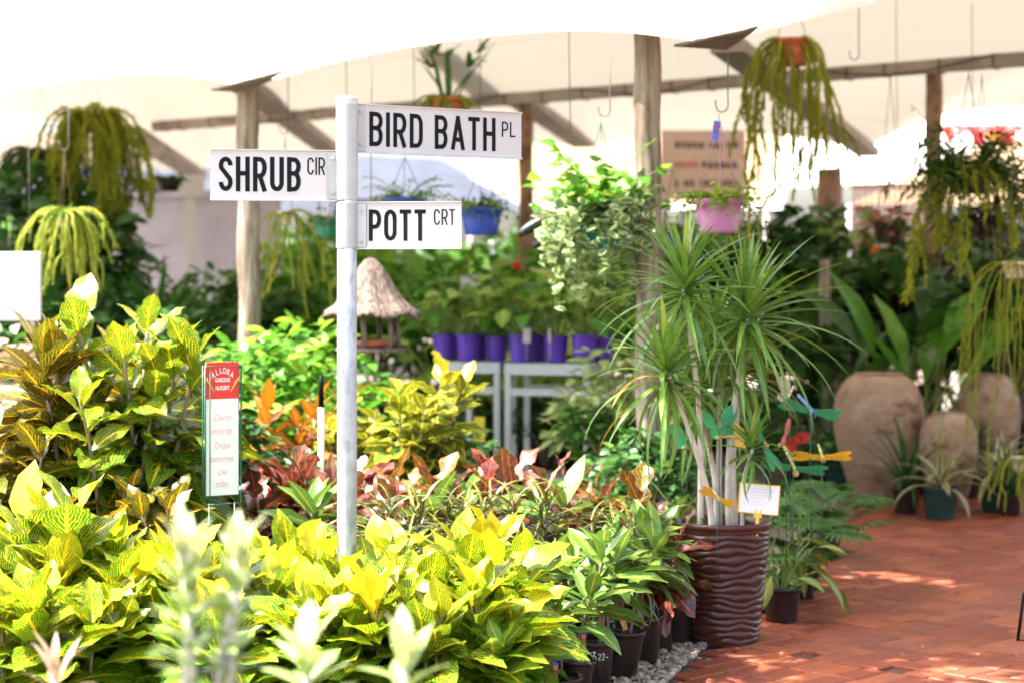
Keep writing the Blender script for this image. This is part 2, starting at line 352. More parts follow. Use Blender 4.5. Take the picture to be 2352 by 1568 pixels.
M['white_cloth'] = plain('white_canvas', (.86, .84, .80), .9, var=.03, spec=.1)
k = N('tan_shade_cloth'); M['tan_cloth'] = k.done(k.trans((.95, .62, .34), k.pbr(k.mix(k.noise(2, 3), (.27, .19, .11), (.31, .23, .14)), .9, 0, None, .1), .1))
M['dark_cloth'] = plain('charcoal_shade_cloth', (.030, .036, .055), .85, var=.2, ns=3)
M['grey_wall'] = plain('lilac_grey_board', (.36, .34, .40), .8, var=.08, ns=2)
k = N('thatch'); vec = k.map(k.obj(), (1, 1, .12)); g = k.noise(55, 5, vec, .7)
M['thatch'] = k.done(k.pbr(k.mix(k.step(g, .3, .7), (.06, .045, .037), (.27, .21, .175)), .95, 0, k.bump(g, .9, .012), .2))
k = N('pale_clay'); zz = k.n('ShaderNodeTexWave', wave_type='BANDS', bands_direction='Z'); zz.inputs['Scale'].default_value = 26; zz.inputs['Distortion'].default_value = 1.2; k.set(zz.inputs[0], k.obj())
c = k.mix(k.step(k.noise(3.5, 6), .35, .68), (.54, .37, .25), (.44, .28, .18)); c = k.mix(k.step(k.noise(5.2, 8, k.map(k.obj(), (1, 1, 1.4)), .65), .52, .68), c, (.22, .10, .055)); c = k.mix(k.math('MULTIPLY', k.step(k.noise(9, 6), .5, .7), .5), c, (.66, .58, .48))
M['clay'] = k.done(k.pbr(c, .85, 0, k.bump(zz.outputs['Fac'], .8, .014), .25))
k = N('glazed_brown'); g = k.noise(60, 3)
M['glaze'] = k.done(k.pbr(k.mix(k.step(k.noise(4, 4), .3, .7), (.050, .016, .011), (.085, .032, .022)), k.math('MULTIPLY_ADD', g, .16, .12), 0, None, .32))
k = N('red_brick_paver'); geo = k.n('ShaderNodeNewGeometry').outputs['Random Per Island']
rp = k.n('ShaderNodeValToRGB'); k.set(rp.inputs[0], geo); e = rp.color_ramp.elements
e[0].color = (.20, .042, .015, 1); e[1].color = (.32, .078, .028, 1)
for p_, c_ in ((.3, (.25, .058, .024, 1)), (.6, (.22, .055, .03, 1)), (.8, (.33, .092, .042, 1))): q = e.new(p_); q.color = c_
c = k.mix(k.math('MULTIPLY', k.step(k.noise(1.3, 5), .5, .72), .6), rp.outputs[0], (.13, .055, .035)); c = k.mix(.5, c, k.mix(k.noise(45, 4), (.3, .3, .3), (.7, .7, .7)), 'OVERLAY')
M['brick'] = k.done(k.pbr(c, k.math('MULTIPLY_ADD', k.noise(7, 3), .35, .34), 0, k.bump(k.noise(90, 4), .4, .004), .4))
M['joint'] = plain('sandy_joint', (.10, .055, .04), .95, var=.4, ns=30)
M['gravel_bed'] = plain('gravel_bed', (.19, .165, .135), .95, var=.4, ns=45, bump=1, bs=60)
k = N('gravel_stone'); geo = k.n('ShaderNodeNewGeometry').outputs['Random Per Island']
M['stone'] = k.done(k.pbr(k.mix(geo, (.15, .115, .08), (.50, .40, .28)), .8, 0, None, .3))
M['paper'] = plain('white_card', (.80, .78, .76), .6, var=.03)
M['pencil'] = plain('pencil_writing', (.42, .40, .42), .8)
M['fence_paint'] = plain('brown_fence_paint', (.24, .12, .08), .7)
M['pink_board'] = plain('pale_pink_board', (.62, .46, .38), .7, var=.05)
M['yellow_board'] = plain('yellow_card', (.62, .55, .02), .5)
M['flower_red'] = plain('red_petals', (.70, .015, .012), .5)
M['flower_orange'] = plain('orange_petals', (.8, .3, .02), .5)
M['white_leaf'] = leaf_mat('near_white_leaf', (.34, .42, .15), (.20, .33, .07), (.55, .58, .30), (.60, .62, .34), nv=0, mid=.1, tr=.3, rough=.4)
# ================================================================ SETTING
M['dry_scrap'] = plain('dry_leaf_scrap', (.16, .09, .04), .8, var=.6, ns=2)
mb = MB(); box(mb, (0, 60, -.06), (300, 300, .1)); o = mb.build('ground', M['gravel_bed'], smooth=False); tag(o, kind='structure')
# paving: bed edge line through E0 in direction ED; bricks lie to its right
E0 = Vector((.593, 7.88)); ED = Vector((.22, .72)).normalized(); EN = Vector((ED.y, -ED.x))
def right_of_edge(x, y): return (Vector((x, y)) - E0).dot(EN)
def quadpts(l):
    return [(p[0], p[1], p[2]) for p in l]
mb = MB()
a = E0 - ED * 3.4; b = E0 + ED * 9.4
poly = [(a.x, a.y), (a.x + 9, a.y), (12, 22), (b.x, b.y)]
mb.add([(x, y, -.004) for x, y in poly], [(0, 1, 2, 3)]); o = mb.build('paving_base', M['joint'], smooth=False); tag(o, kind='structure')
BD = Vector((.70, -.714)).normalized(); BN = Vector((-BD.y, BD.x)); B0 = Vector((1.0, 8.60))   # border line, BN into the nursery
if BN.y < 0: BN = -BN
mb = MB()
def brick(cx, cy, l, wd, ang):
    g = .0045; bv = .007; dz = random.uniform(-.002, .002)
    x, y = l / 2 - g, wd / 2 - g
    c, s = math.cos(ang), math.sin(ang)
    tx, ty = random.uniform(-.008, .008), random.uniform(-.008, .008)
    V = []
    for (q, zz) in ((0, -.02), (0, .006), (bv, .012)):
        for sx, sy in ((-1, -1), (1, -1), (1, 1), (-1, 1)):
            px, py = sx * (x - q), sy * (y - q)
            V.append((cx + px * c - py * s, cy + px * s + py * c, zz + dz + px * tx + py * ty))
    Fc = [(8, 9, 10, 11)] + [(4 * r + i, 4 * r + (i + 1) % 4, 4 * r + 4 + (i + 1) % 4, 4 * r + 4 + i) for r in (0, 1) for i in range(4)]
    mb.add(V, Fc)
BL, BW = .23, .115
ang = math.atan2(BD.y, BD.x)
for row in range(4):                                  # soldier courses on the camera side of the border line
    for i in range(-12, 60):
        p = B0 + BD * (i * BW) - BN * (BL * (row + .5))
        if right_of_edge(p.x, p.y) > .06: brick(p.x, p.y, BL, BW, ang + R(90))
for i in range(-50, 50):                              # herringbone behind it
    for j in range(-50, 90):
        for kx in (0, 1):
            # unit: 2:1 herringbone lattice
            ox, oy = (i * BW * 4 + (j % 4) * BW, j * BW)
            if kx == 0: cx, cy, an = ox + BL / 2, oy + BW / 2, 0.
            else: cx, cy, an = ox - BW / 2, oy + BL / 2 , R(90)
            q = B0 + BD * cx + BN * (cy + .01)
            d2 = (q - B0).dot(BN)
            if d2 < .02 or q.y > 17.5 or q.x > 5.4 or right_of_edge(q.x, q.y) < .06: continue
            brick(q.x, q.y, BL, BW, ang + an)
o = mb.build('brick_paving', M['brick'], smooth=False); tag(o, kind='structure')
# loose gravel along the bed edge
mb = MB()
ico = np.array([(0, 0, 1), (.894, 0, .447), (.276, .851, .447), (-.724, .526, .447), (-.724, -.526, .447), (.276, -.851, .447), (.724, .526, -.447), (-.276, .851, -.447), (-.894, 0, -.447), (-.276, -.851, -.447), (.724, -.526, -.447), (0, 0, -1)])
icf = [(0, 1, 2), (0, 2, 3), (0, 3, 4), (0, 4, 5), (0, 5, 1), (1, 6, 2), (2, 7, 3), (3, 8, 4), (4, 9, 5), (5, 10, 1), (6, 7, 2), (7, 8, 3), (8, 9, 4), (9, 10, 5), (10, 6, 1), (11, 7, 6), (11, 8, 7), (11, 9, 8), (11, 10, 9), (11, 6, 10)]
for i in range(3200):
    t = random.uniform(-.6, 2.0); s_ = -random.random() ** 1.4 * .62 + .015
    p = E0 + ED * t + EN * s_
    r = random.uniform(.007, .019) * (1 if random.random() < .9 else 1.5)
    V = ico * np.random.uniform(.75, 1.2, (12, 1)) * np.array([r, r * random.uniform(.6, 1), r * random.uniform(.5, .8)])
    mb.add(V @ rot(random.random() * 6, random.uniform(-.4, .4)).T + np.array([p.x, p.y, r * .4 + random.random() * .012]), icf)
o = mb.build('gravel', M['stone'], smooth=False); tag(o, 'loose grey river gravel between the black pots and the brick path', 'gravel', kind='stuff')

# ---------------------------------------------------------------- canopy
U = Vector((2.69, -2.32, 0)); EU = U.normalized(); EV = Vector((-EU.y, EU.x, 0))
if EV.y < 0: EV = -EV
P1 = Vector((-1.66, 12.52, 0))
def eave(s, q=0): return P1 + U * s + EV * q
EZ = 2.79
def arch(s):
    f = s - math.floor(s); return .17 * (1 - abs(2 * f - 1) ** 2.4) * (.8 + .4 * f)
RQ, RZ = 1.7, 4.35
def front(u, v):
    s = -3 + 6 * u; p = eave(s, RQ * v); p.z = EZ + (RZ - EZ) * v + arch(s) * (1 - v) ** 2 - .12 * math.sin(math.pi * v) * (1 - (abs(2 * (s - math.floor(s)) - 1)) ** 2); return p
BQ, BZ = 6.75, 3.45
def back(u, v):
    s = -3 + 6 * u; p = eave(s, RQ + (BQ - RQ) * v); p.z = RZ + (BZ - RZ) * v - .06 * math.sin(math.pi * v); return p
cn = thing('shade_canopy', 'large cream canvas canopy roof with scalloped white front edge above the whole nursery', 'canopy', (0, 0, 0))
mb = MB(); grid(mb, front, 180, 10); mb.build('front_slope', M['cloth'], cn)
mb = MB(); grid(mb, back, 120, 8); mb.build('back_slope', M['cloth'], cn)
# rear bay: from the beam to the scalloped far eave
FE = [P(-520, 445, 36), P(430, 395, 32.3), P(1340, 338, 27), P(1985, 348, 24), P(2560, 285, 21)]
def rear(u, v):
    t = u * 4; i = min(3, int(t)); f = t - i
    e = FE[i].lerp(FE[i + 1], f); e = e.copy(); e.z += (.34 if i == 3 else .22) * (1 - abs(2 * f - 1) ** 2.2)
    s = -3 + 6 * u; b = eave(-3.4 + 5.6 * u, BQ); b.z = BZ
    q = b.lerp(e, v); q.z += .18 * math.sin(math.pi * v); return q
mb = MB(); grid(mb, rear, 96, 8); mb.build('rear_slope', M['cloth'], cn)
for k3 in (0, 1):                                      # steel corner plates under the scallop tips
    tip, up, low = (P(484, 209, 12.35), P(657, 164, 12.2), P(568, 213, 12.75)) if k3 == 0 else (P(1548, 108, 10.02), P(1742, 66, 9.85), P(1670, 116, 10.4))
    mb = MB(); n_ = (up - tip).cross(low - tip).normalized() * .012
    V = [tip, up, low, tip + n_, up + n_, low + n_]
    mb.add([tuple(v) for v in V], [(0, 2, 1), (3, 4, 5), (0, 1, 4, 3), (1, 2, 5, 4), (2, 0, 3, 5)]); mb.build('corner_plate', M['rust'], cn, smooth=False)
# ridge beam wrapped in cloth
bs, be = eave(-2.6, BQ), eave(2.6, BQ)
rb = thing('roof_beam', 'long horizontal beam wrapped in grey cloth with dark lacing, under the canopy', 'beam', (bs.x, bs.y, 0))
mb = MB(); beam(mb, (0, 0, 3.42), tuple(be - bs + Vector((0, 0, 3.42))), .10, .15); mb.build('beam_body', M['beam_wrap'], rb, smooth=False)
mb = MB(); L = (be - bs).length
q = .2
while q < L:
    c = EU * q; beam(mb, (c.x, c.y, 3.335), (c.x, c.y, 3.505), .112, .012, up=tuple(EU)); q += random.uniform(.28, .62)
mb.build('lacing', M['rope'], rb, smooth=False)
mb = MB(); pts = []
for i in range(80):
    c = EU * (L * i / 79); pts.append((c.x - EV.x * .058, c.y - EV.y * .058, 3.42 + .07 * math.sin(i * .55)))
tube(mb, pts, .007, 4); mb.build('lacing', M['rope'], rb)
def rafter(a, b, wd, label):
    o = thing('roof_rafter', label, 'rafter', tuple(a), group='sloping rafters under the canopy')
    mb = MB(); beam(mb, (0, 0, 0), tuple(b - a), wd, .10); mb.build('rafter_body', M['beam_wrap'], o, smooth=False)
rafter(P(985, 85, 18.4), P(1342, 332, 26.9), .30, 'sloping grey rafter running down behind the staghorn fern')
rafter(P(560, 195, 20), P(772, 356, 28), .30, 'sloping grey rafter beside the near-left timber post')
rafter(P(290, 300, 22), P(452, 402, 31), .32, 'sloping grey rafter behind the big tassel fern on the left')
rafter(P(1670, 105, 15.5), P(1995, 352, 23.6), .27, 'sloping grey rafter behind the hanging tassel plant top right')
def post(x, d, r, z1, label, m='timber', lean=0):
    o = thing('timber_post', label, 'post', (x, d, 0), group='round timber posts holding the canopy')
    mb = MB(); k = 26; vs = []
    pts = [(lean * i / k + .006 * math.sin(i * 1.1), .006 * math.cos(i * .8), z1 * i / k) for i in range(k + 1)]
    tube(mb, pts, [r * (1 + .03 * math.sin(i * .9) - .05 * i / k) for i in range(k + 1)], 18)
    mb.build('post_shaft', M[m], o)
post((1494 - 1176) / F * 10.75, 10.75, .0765, 2.95, 'thick weathered grey timber post behind the spiky dracaena', lean=-.02)
post((578 - 1176) / F * 12.9, 12.9, .075, 2.95, 'weathered grey timber post behind the street sign named SHRUB', lean=-.03)
post((1208 - 1176) / F * 20, 20, .075, 3.4, 'dark timber post behind the street sign named BIRD BATH', 'brown_timber')
post((2145 - 1176) / F * 17.1, 17.1, .075, 3.4, 'brown timber post behind the big-leaved ginger plant at right', 'brown_timber')
post((1905 - 1176) / F * 22.5, 22.5, .15, 2.85, 'pale stubby timber post behind the hanging tassel plant', 'brown_timber')
post((1895 - 1176) / F * 16.2, 16.2, .05, 1.75, 'slim pale timber post rising behind the clay urns', 'timber')
def tri_roof(x, d): pass
# wires with hooks hanging from the canopy
mb = MB()
for i in range(70):                                    # fallen leaf scraps on the bricks
    x, y = random.uniform(.9, 3.6), random.uniform(7.9, 13.2)
    if right_of_edge(x, y) < .1: continue
    add_leaf(mb, (x, y, .018), random.random() * 6.28, random.uniform(-.1, .15), random.uniform(.03, .07), random.uniform(.012, .03), 'lance', random.uniform(-.4, .4), .3, .02, age=random.random(), nv=4, nu=2)
o = mb.build('leaf_litter', M['dry_scrap']); tag(o, 'scattered fallen leaf scraps on the red brick path', 'leaf litter', kind='stuff')
def roof_z(x, d):
    q = (Vector((x, d, 0)) - P1).dot(EV)
    if q < RQ: return EZ + (RZ - EZ) * max(q, 0) / RQ
    if q < BQ: return RZ + (BZ - RZ) * (q - RQ) / (BQ - RQ)
    return BZ
def hook(px, d, ybot, label, hooked=True, top=None):
    p = P(px, ybot, d); z1 = roof_z(p.x, d) - .02 if top is None else top
    o = thing('hanging_hook', label, 'hook', tuple(p), group='wire hooks hanging from the canopy')
    mb = MB(); r = .0035 if hooked else .003
    pts = [(0, 0, z1 - p.z), (.004, 0, (z1 - p.z) * .5), (.012, 0, .06)]
    if hooked: pts = [(0.03, 0, z1 - p.z), (.03, 0, .08), (.032, 0, .035), (.022, 0, .008), (0, 0, -.002), (-.022, 0, .008), (-.03, 0, .035), (-.032, 0, .06)]
    tube(mb, pts, r, 5); mb.build('wire', M['wire'], o)
hook(1658, 9.95, 258, 'bent wire hook carrying the mauve hanging pot', top=2.72)
hook(1388, 10.7, 268, 'bent wire hook carrying the green variegated basket')
hook(1962, 13, 138, 'empty wire hook right of the hanging tassel plant')
hook(652, 14, 308, 'wire hook just right of the left timber post')
hook(147, 12.6, 345, 'wire hook carrying the small yellow-green tassel pot')
for px, d, yb, l in ((65, 12.8, 575, 'long thin wire above the white board'), (793, 13.5, 300, 'thin wire behind the top of the steel sign post'), (850, 13.5, 330, 'thin wire just right of the steel sign post'),
                 (948, 14.5, 300, 'thin wire left of the staghorn fern'), (1100, 14, 300, 'thin wire right of the staghorn fern'), (1306, 11.5, 330, 'thin wire left of the green variegated basket'),
                 (2058, 15, 330, 'thin wire left of the right-hand timber post'), (2232, 15, 330, 'thin wire right of the right-hand timber post')):
    hook(px, d, yb, l, False)
# ---------------------------------------------------------------- far side of the nursery
mb = MB(); box(mb, (0, 0, 1.37), (2.5, .12, 2.74)); box(mb, (0, -.087, 2.70), (2.56, .05, .10)); 
o = mb.build('board_wall', M['grey_wall'], smooth=False); q = G(425, 26); o.location = q; tag(o, 'plain lilac grey board wall behind the hanging ferns', 'wall')
def far_tent(name, label, corners, mat, rise, seg=16):
    o = thing(name, label, 'tent', tuple(corners[0]))
    a, b, c, d = [q - corners[0] for q in corners]
    mb = MB()
    def fn(u, v):
        q = a.lerp(b, u).lerp(d.lerp(c, u), v); q.z += rise * math.sin(math.pi * u) * math.sin(math.pi * v); return q
    grid(mb, fn, seg, 8); mb.build('cloth', mat, o)
    for q in (a, b):
        mb = MB(); tube(mb, [(q.x, q.y, -corners[0].z), (q.x, q.y, q.z)], .035, 8); mb.build('tent_pole', M['white_alu'], o)
    return o
far_tent('shade_tent', 'charcoal shade-cloth tent beyond the blue hanging baskets', [P(760, 500, 29), P(1215, 484, 29), P(1010, 366, 34), P(800, 356, 34)], M['dark_cloth'], .1)
far_tent('shade_tent', 'charcoal shade-cloth tent seen beyond the SHRUB street sign', [P(-200, 500, 33), P(800, 490, 33), P(790, 330, 37), P(-200, 330, 37)], M['dark_cloth'], .1)
far_tent('shade_tent', 'tall tan canvas tent beyond the variegated basket', [P(1130, 470, 34), P(1760, 470, 34), P(1800, 300, 40), P(1080, 300, 40)], M['tan_cloth'], .3)
far_tent('shade_tent', 'bright white canvas tent at far right', [P(1800, 430, 36), P(2480, 400, 36), P(2500, 250, 42), P(1790, 255, 42)], M['white_cloth'], .3)
far_tent('shade_tent', 'tan canvas tent low at far right behind the brown fence', [P(1950, 470, 30), P(2420, 470, 30), P(2560, 335, 33), P(2290, 318, 33)], M['tan_cloth'], .1)
far_tent('shade_tent', 'white canvas tent far behind the wooden sign board', [P(1080, 480, 46), P(1800, 480, 46), P(1800, 260, 50), P(1080, 280, 50)], M['white_cloth'], .3)
# board with three lines of lettering
M['faded_ink'] = plain('faded_dark_lettering', (.14, .10, .09), .8); M['faded_red'] = plain('faded_red_lettering', (.48, .16, .11), .8)
bd = thing('notice_board', 'pale pink notice board with lines of dark lettering behind the mauve hanging pot', 'sign', tuple(P(1615, 460, 24)))
mb = MB(); box(mb, (0, 0, .42), (1.02, .05, .84), bev=.01); mb.build('panel', M['pink_board'], bd, smooth=False)
mb = MB()
for sx in (-.45, .45): tube(mb, [(sx, .06, -2.5), (sx, .06, .8)], .03, 8)
mb.build('support', M['brown_timber'], bd)
for j, (z, mt) in enumerate(((.66, 'faded_ink'), (.42, 'faded_red'), (.42, 'faded_ink'), (.20, 'faded_ink'))):
    mb = MB(); x = -.34 if j != 2 else -.02; xe = .36 if j != 1 else -.08
    while x < xe:
        wd = random.uniform(.03, .07); box(mb, (x + wd / 2, -.028, z + random.uniform(-.008, .008)), (wd, .004, .075)); x += wd + (.02 if random.random() < .75 else .07)
    mb.build('lettering', M[mt], bd, smooth=False)
# brown picket fence, white sign, white board
fc = thing('picket_fence', 'brown slatted fence beyond the plants on the right', 'fence', tuple(G(2068, 27)))
mb = MB()
for i in range(17): box(mb, (-.62 + i * .078, 0, 1.45), (.045, .02, 2.9 - .02 * (i % 2)))
mb.build('slats', M['fence_paint'], fc, smooth=False)
for z in (1.8, 2.84): mb = MB(); box(mb, (0, .03, z), (1.35, .04, .07)); mb.build('rail', M['fence_paint'], fc, smooth=False)
ws = thing('white_sign', 'small white sign on a white post beyond the SHRUB street sign', 'sign', tuple(G(434, 24)))
mb = MB(); box(mb, (0, 0, 2.72), (.37, .04, .26), bev=.01); mb.build('panel', M['white_alu'], ws, smooth=False)
mb = MB(); box(mb, (0, .05, 1.3), (.12, .06, 2.6)); mb.build('support', M['white_alu'], ws, smooth=False)
wb = thing('white_board', 'big blank white board standing among plants at left edge', 'board', tuple(P(20, 735, 12.2)))
mb = MB(); box(mb, (0, 0, .205), (.40, .025, .42), bev=.004); mb.build('panel', M['white_alu'], wb, smooth=False)
mb = MB(); 
for sx in (-.14, .14): box(mb, (sx, .03, -.5), (.03, .03, 1.75))
mb.build('support', M['alu'], wb, smooth=False)
# red market flags / shop front at far right
rf = thing('red_awning', 'red and orange awning at far right under the canopy edge', 'awning', tuple(P(2250, 305, 27)))
mb = MB(); grid(mb, lambda u, v: Vector((-.52 + 1.1 * u, -.25 * v, .10 - .28 * v * (.7 + .3 * math.sin(u * 19)))), 30, 3); mb.build('cloth', M['red_print'], rf)
for x, m_ in ((-.30, 'white_print'), (-.08, 'red_print'), (.12, 'flower_orange'), (.3, 'red_print')): mb = MB(); box(mb, (x, -.27, -.10), (.17, .01, .20), bev=.01); mb.build('panel', M[m_], rf, smooth=False)
mb = MB(); tube(mb, [(-.5, 0, .1), (.58, 0, .1)], .02, 6); mb.build('rail', M['white_alu'], rf)
# ---------------------------------------------------------------- plant tables
def table(x0, d0, Lx, Ly, rz, label):
    o = thing('plant_table', label, 'table', (x0, d0, 0), rz, 'aluminium plant tables')
    H = 1.0
    mb = MB(); box(mb, (Lx / 2, Ly / 2, H - .005), (Lx - .004, Ly - .004, .012)); mb.build('tabletop', M['alu'], o, smooth=False)
    mb = MB()
    for (c, s) in (((Lx / 2, .02, H - .045), (Lx, .04, .066)), ((Lx / 2, Ly - .02, H - .045), (Lx, .04, .066)), ((.02, Ly / 2, H - .046), (.038, Ly - .081, .064)), ((Lx - .02, Ly / 2, H - .046), (.038, Ly - .081, .064)),
                   ((Lx / 2, .022, .80), (Lx - .091, .036, .05)), ((Lx / 2, Ly - .022, .80), (Lx - .091, .036, .05))): box(mb, c, s)
    mb.build('apron', M['alu'], o, smooth=False)
    for sx in (.024, Lx - .024):
        for sy in (.024, Ly - .024):
            mb = MB(); box(mb, (sx, sy, (H - .08) / 2), (.045, .045, H - .08), bev=.004); mb.build('leg', M['alu'], o, smooth=False)
    mb = MB(); box(mb, (Lx / 2, Ly / 2, .18), (Lx - .1, Ly - .1, .02)); mb.build('shelf', M['alu'], o, smooth=False)
    return o
q = G(1028, 14.35); table(q.x, q.y, .385, .62, R(-12), 'narrow aluminium plant table behind the gold-blotched croton')
q = G(1158, 14.12); table(q.x, q.y, .62, .62, R(-14), 'wider aluminium plant table left of the dracaena leaves')
# ================================================================ STREET SIGN
def arc(cx, cy, rx, ry, a0, a1, n=9):
    return [(cx + rx * math.cos(R(a0 + (a1 - a0) * i / (n - 1))), cy + ry * math.sin(R(a0 + (a1 - a0) * i / (n - 1)))) for i in range(n)]
def glyph(ch, s):
    h = s / 2; W = .50; x1 = W - h - .17
    if ch == 'I': return s, [[(h, 0), (h, 1)]]
    if ch == 'L': W = .43; return W, [[(h, 1), (h, h), (W, h)]]
    if ch == 'T': W = .47; return W, [[(0, 1 - h), (W, 1 - h)], [(W / 2, 1 - h), (W / 2, 0)]]
    if ch == 'H': return W, [[(h, 0), (h, 1)], [(W - h, 0), (W - h, 1)], [(h, .52), (W - h, .52)]]
    if ch in 'BPR':
        m = .53 if ch == 'B' else .45
        st = [[(h, 0), (h, 1)], [(h, 1 - h), (x1, 1 - h)] + arc(x1, (1 - h + m) / 2, W - h - x1, (1 - h - m) / 2, 90, -90) + [(h, m)]]
        if ch == 'B': st.append([(h, m), (x1, m)] + arc(x1, (m + h) / 2, W - h - x1, (m - h) / 2, 90, -90) + [(h, h)])
        if ch == 'R': st.append([(W * .50, m), (W - h * .9, 0)])
        return W, st
    if ch == 'D': return W, [[(h, 0), (h, 1)], [(h, 1 - h)] + arc(x1, 1 - h - .24, W - h - x1, .24, 90, 0, 6) + arc(x1, h + .24, W - h - x1, .24, 0, -90, 6) + [(h, h)]]
    if ch == 'A': W = .56; return W, [[(h, 0), (W / 2 + .01, 1)], [(W - h, 0), (W / 2 - .01, 1)], [(W * .27, .30), (W * .73, .30)]]
    if ch == 'U': return W, [[(h, 1), (h, .26)] + arc(W / 2, .26, W / 2 - h, .26 - h, 180, 360, 11) + [(W - h, 1)]]
    if ch == 'O': o = arc(W / 2, .72, W / 2 - h, .28 - h, 0, 180, 11) + arc(W / 2, .28, W / 2 - h, .28 - h, 180, 360, 11); return W, [o + [o[0], o[1]]]
    if ch == 'C': return W, [arc(W / 2, .72, W / 2 - h, .28 - h, 0, 180, 11) + arc(W / 2, .28, W / 2 - h, .28 - h, 180, 360, 11)]
    if ch == 'S': return W, [arc(W / 2, .745, W / 2 - h, .255 - h, 0, 205, 12) + arc(W / 2, .265, W / 2 - h, .265 - h, 32, -180, 12)]
    return .25, []
def ribbon(mb, pts, w, x0, z0, sc_, y, th=.0008):
    pts = [p for i, p in enumerate(pts) if i == 0 or math.hypot(p[0] - pts[i - 1][0], p[1] - pts[i - 1][1]) > 1e-3]
    k = len(pts); L, Rr = [], []
    for i, p in enumerate(pts):
        def nrm(a, b):
            dx, dz = b[0] - a[0], b[1] - a[1]; l = math.hypot(dx, dz) or 1; return -dz / l, dx / l
        n1 = nrm(pts[max(i - 1, 0)], pts[i]) if i else nrm(pts[0], pts[1])
        n2 = nrm(pts[i], pts[i + 1]) if i < k - 1 else n1
        mx, mz = n1[0] + n2[0], n1[1] + n2[1]; l = math.hypot(mx, mz) or 1; mx, mz = mx / l, mz / l
        q = min(1.6, 1 / max(.3, mx * n1[0] + mz * n1[1])) * w / 2
        L.append((p[0] + mx * q, p[1] + mz * q)); Rr.append((p[0] - mx * q, p[1] - mz * q))
    V = [];
    for a, b in zip(L, Rr):
        for (c, yy) in ((a, y), (b, y), (a, y + th), (b, y + th)): V.append((x0 + c[0] * sc_, yy, z0 + c[1] * sc_))
    Fc = []
    for i in range(k - 1):
        a, b = 4 * i, 4 * i + 4
        Fc += [(a, b, b + 1, a + 1), (a + 2, a + 3, b + 3, b + 2), (a, a + 2, b + 2, b), (a + 1, b + 1, b + 3, a + 3)]
    mb.add(V, Fc)
def letters(mb, text, x0, x1, z0, h, y, s):
    ws = [glyph(c, s)[0] if c != ' ' else .2 for c in text]; gap = .145
    tot = sum(ws) + gap * (len(text) - 1); kx = (x1 - x0) / (tot * h)
    x = 0
    for c, wd in zip(text, ws):
        if c != ' ':
            for n_, st in enumerate(glyph(c, s)[1]):
                ribbon(mb, [(p[0] * kx, p[1]) for p in st], s * (kx + 1) / 2, x0 + x * kx * h, z0, h, y - .0002 * n_)
        x += wd + gap
PD = 7.3; PX = (797 - 1176) / F * PD; px_m = F / PD
sp = thing('street_sign', 'galvanised post with three white street-name blades', 'street sign', (PX, PD, 0))
zc = lambda py: EYE + (HY - py) / px_m
mb = MB(); tube(mb, [(0, 0, 0), (0, 0, .6), (0, 0, 1.2), (0, 0, zc(240))], .0365, 32); mb.build('post', M['galv'], sp)
mb = MB(); z = zc(236); lathe(mb, [(.0372, -.012), (.0400, -.012), (.0405, -.010), (.0405, -.008), (.0405, .010), (.0405, .012), (.039, .019), (.033, .0225), (.012, .0245), (0.0004, .0245)], 32, off=(0, 0, z)); mb.build('cap', M['white_alu'], sp)
def blade(yaw, zt, zb, L, side, words, label):
    H = zt - zb; zm = (zt + zb) / 2
    o = bpy.data.objects.new('name_blade', None); C.link(o); o.parent = sp; o.location = (0, 0, zm); o.rotation_euler = (0, 0, yaw); o['label'] = label
    x0 = .036 * side; x1 = side * L; xa, xb = min(x0, x1), max(x0, x1)
    # extruded blade with T lips
    prof = [(-.010, H / 2), (-.010, H / 2 - .0035), (-.004, H / 2 - .006), (-.0016, H / 2 - .018), (-.0016, -H / 2 + .018), (-.004, -H / 2 + .006), (-.010, -H / 2 + .0035), (-.010, -H / 2),
            (.010, -H / 2), (.010, -H / 2 + .0035), (.0016, -H / 2 + .016), (.0016, H / 2 - .016), (.010, H / 2 - .0035), (.010, H / 2)]
    mb = MB(); k = len(prof)
    V = [(xa, p[0], p[1]) for p in prof] + [(xb, p[0], p[1]) for p in prof]
    mb.add(V, [(i, i + k, (i + 1) % k + k, (i + 1) % k) for i in range(k)] + [tuple(range(k)), tuple(range(2 * k - 1, k - 1, -1))]); mb.build('plate', M['white_alu'], o, smooth=False)
    # clamp: sleeve and ear
    mb = MB(); n = 30; hh = H / 2 - .004
    ring = [(math.cos(2 * math.pi * i / n), math.sin(2 * math.pi * i / n)) for i in range(n)]
    lathe(mb, [(.0372, -hh), (.0398, -hh), (.0405, -hh + .001), (.0405, -hh + .003), (.0405, 0), (.0405, hh - .003), (.0405, hh - .001), (.0398, hh), (.0372, hh)], 36)
    mb.build('clamp', M['alu2'], o)
    for yy in (-.0055, .0055): mb = MB(); box(mb, (side * .052, yy, 0), (.042, .005, H - .014)); mb.build('clamp_ear', M['alu2'], o, smooth=False)
    for zz in (-H / 2 + .031, H / 2 - .031):
        mb = MB(); V = []
        lathe(mb, [(.0001, .0145), (.0045, .0145), (.0054, .0125), (.0054, .010), (.0085, .0095), (.0085, .008)], 12)
        mb.v[-1] = np.stack([mb.v[-1][:, 0] + side * .053, -mb.v[-1][:, 2], mb.v[-1][:, 1] + zz], -1)
        mb.build('bolt', M['alu2'], o, smooth=False)
    mb = MB()
    for (t, ta, tb, tz, th, s) in words: letters(mb, t, ta, tb, tz - zm, th, -.0030, s)
    mb.build('lettering', M['black_ink'], o, smooth=False)
M['alu2'] = plain('painted_aluminium', (.36, .37, .365), .45, .1, var=.05, ns=18)
kx = 1 / px_m
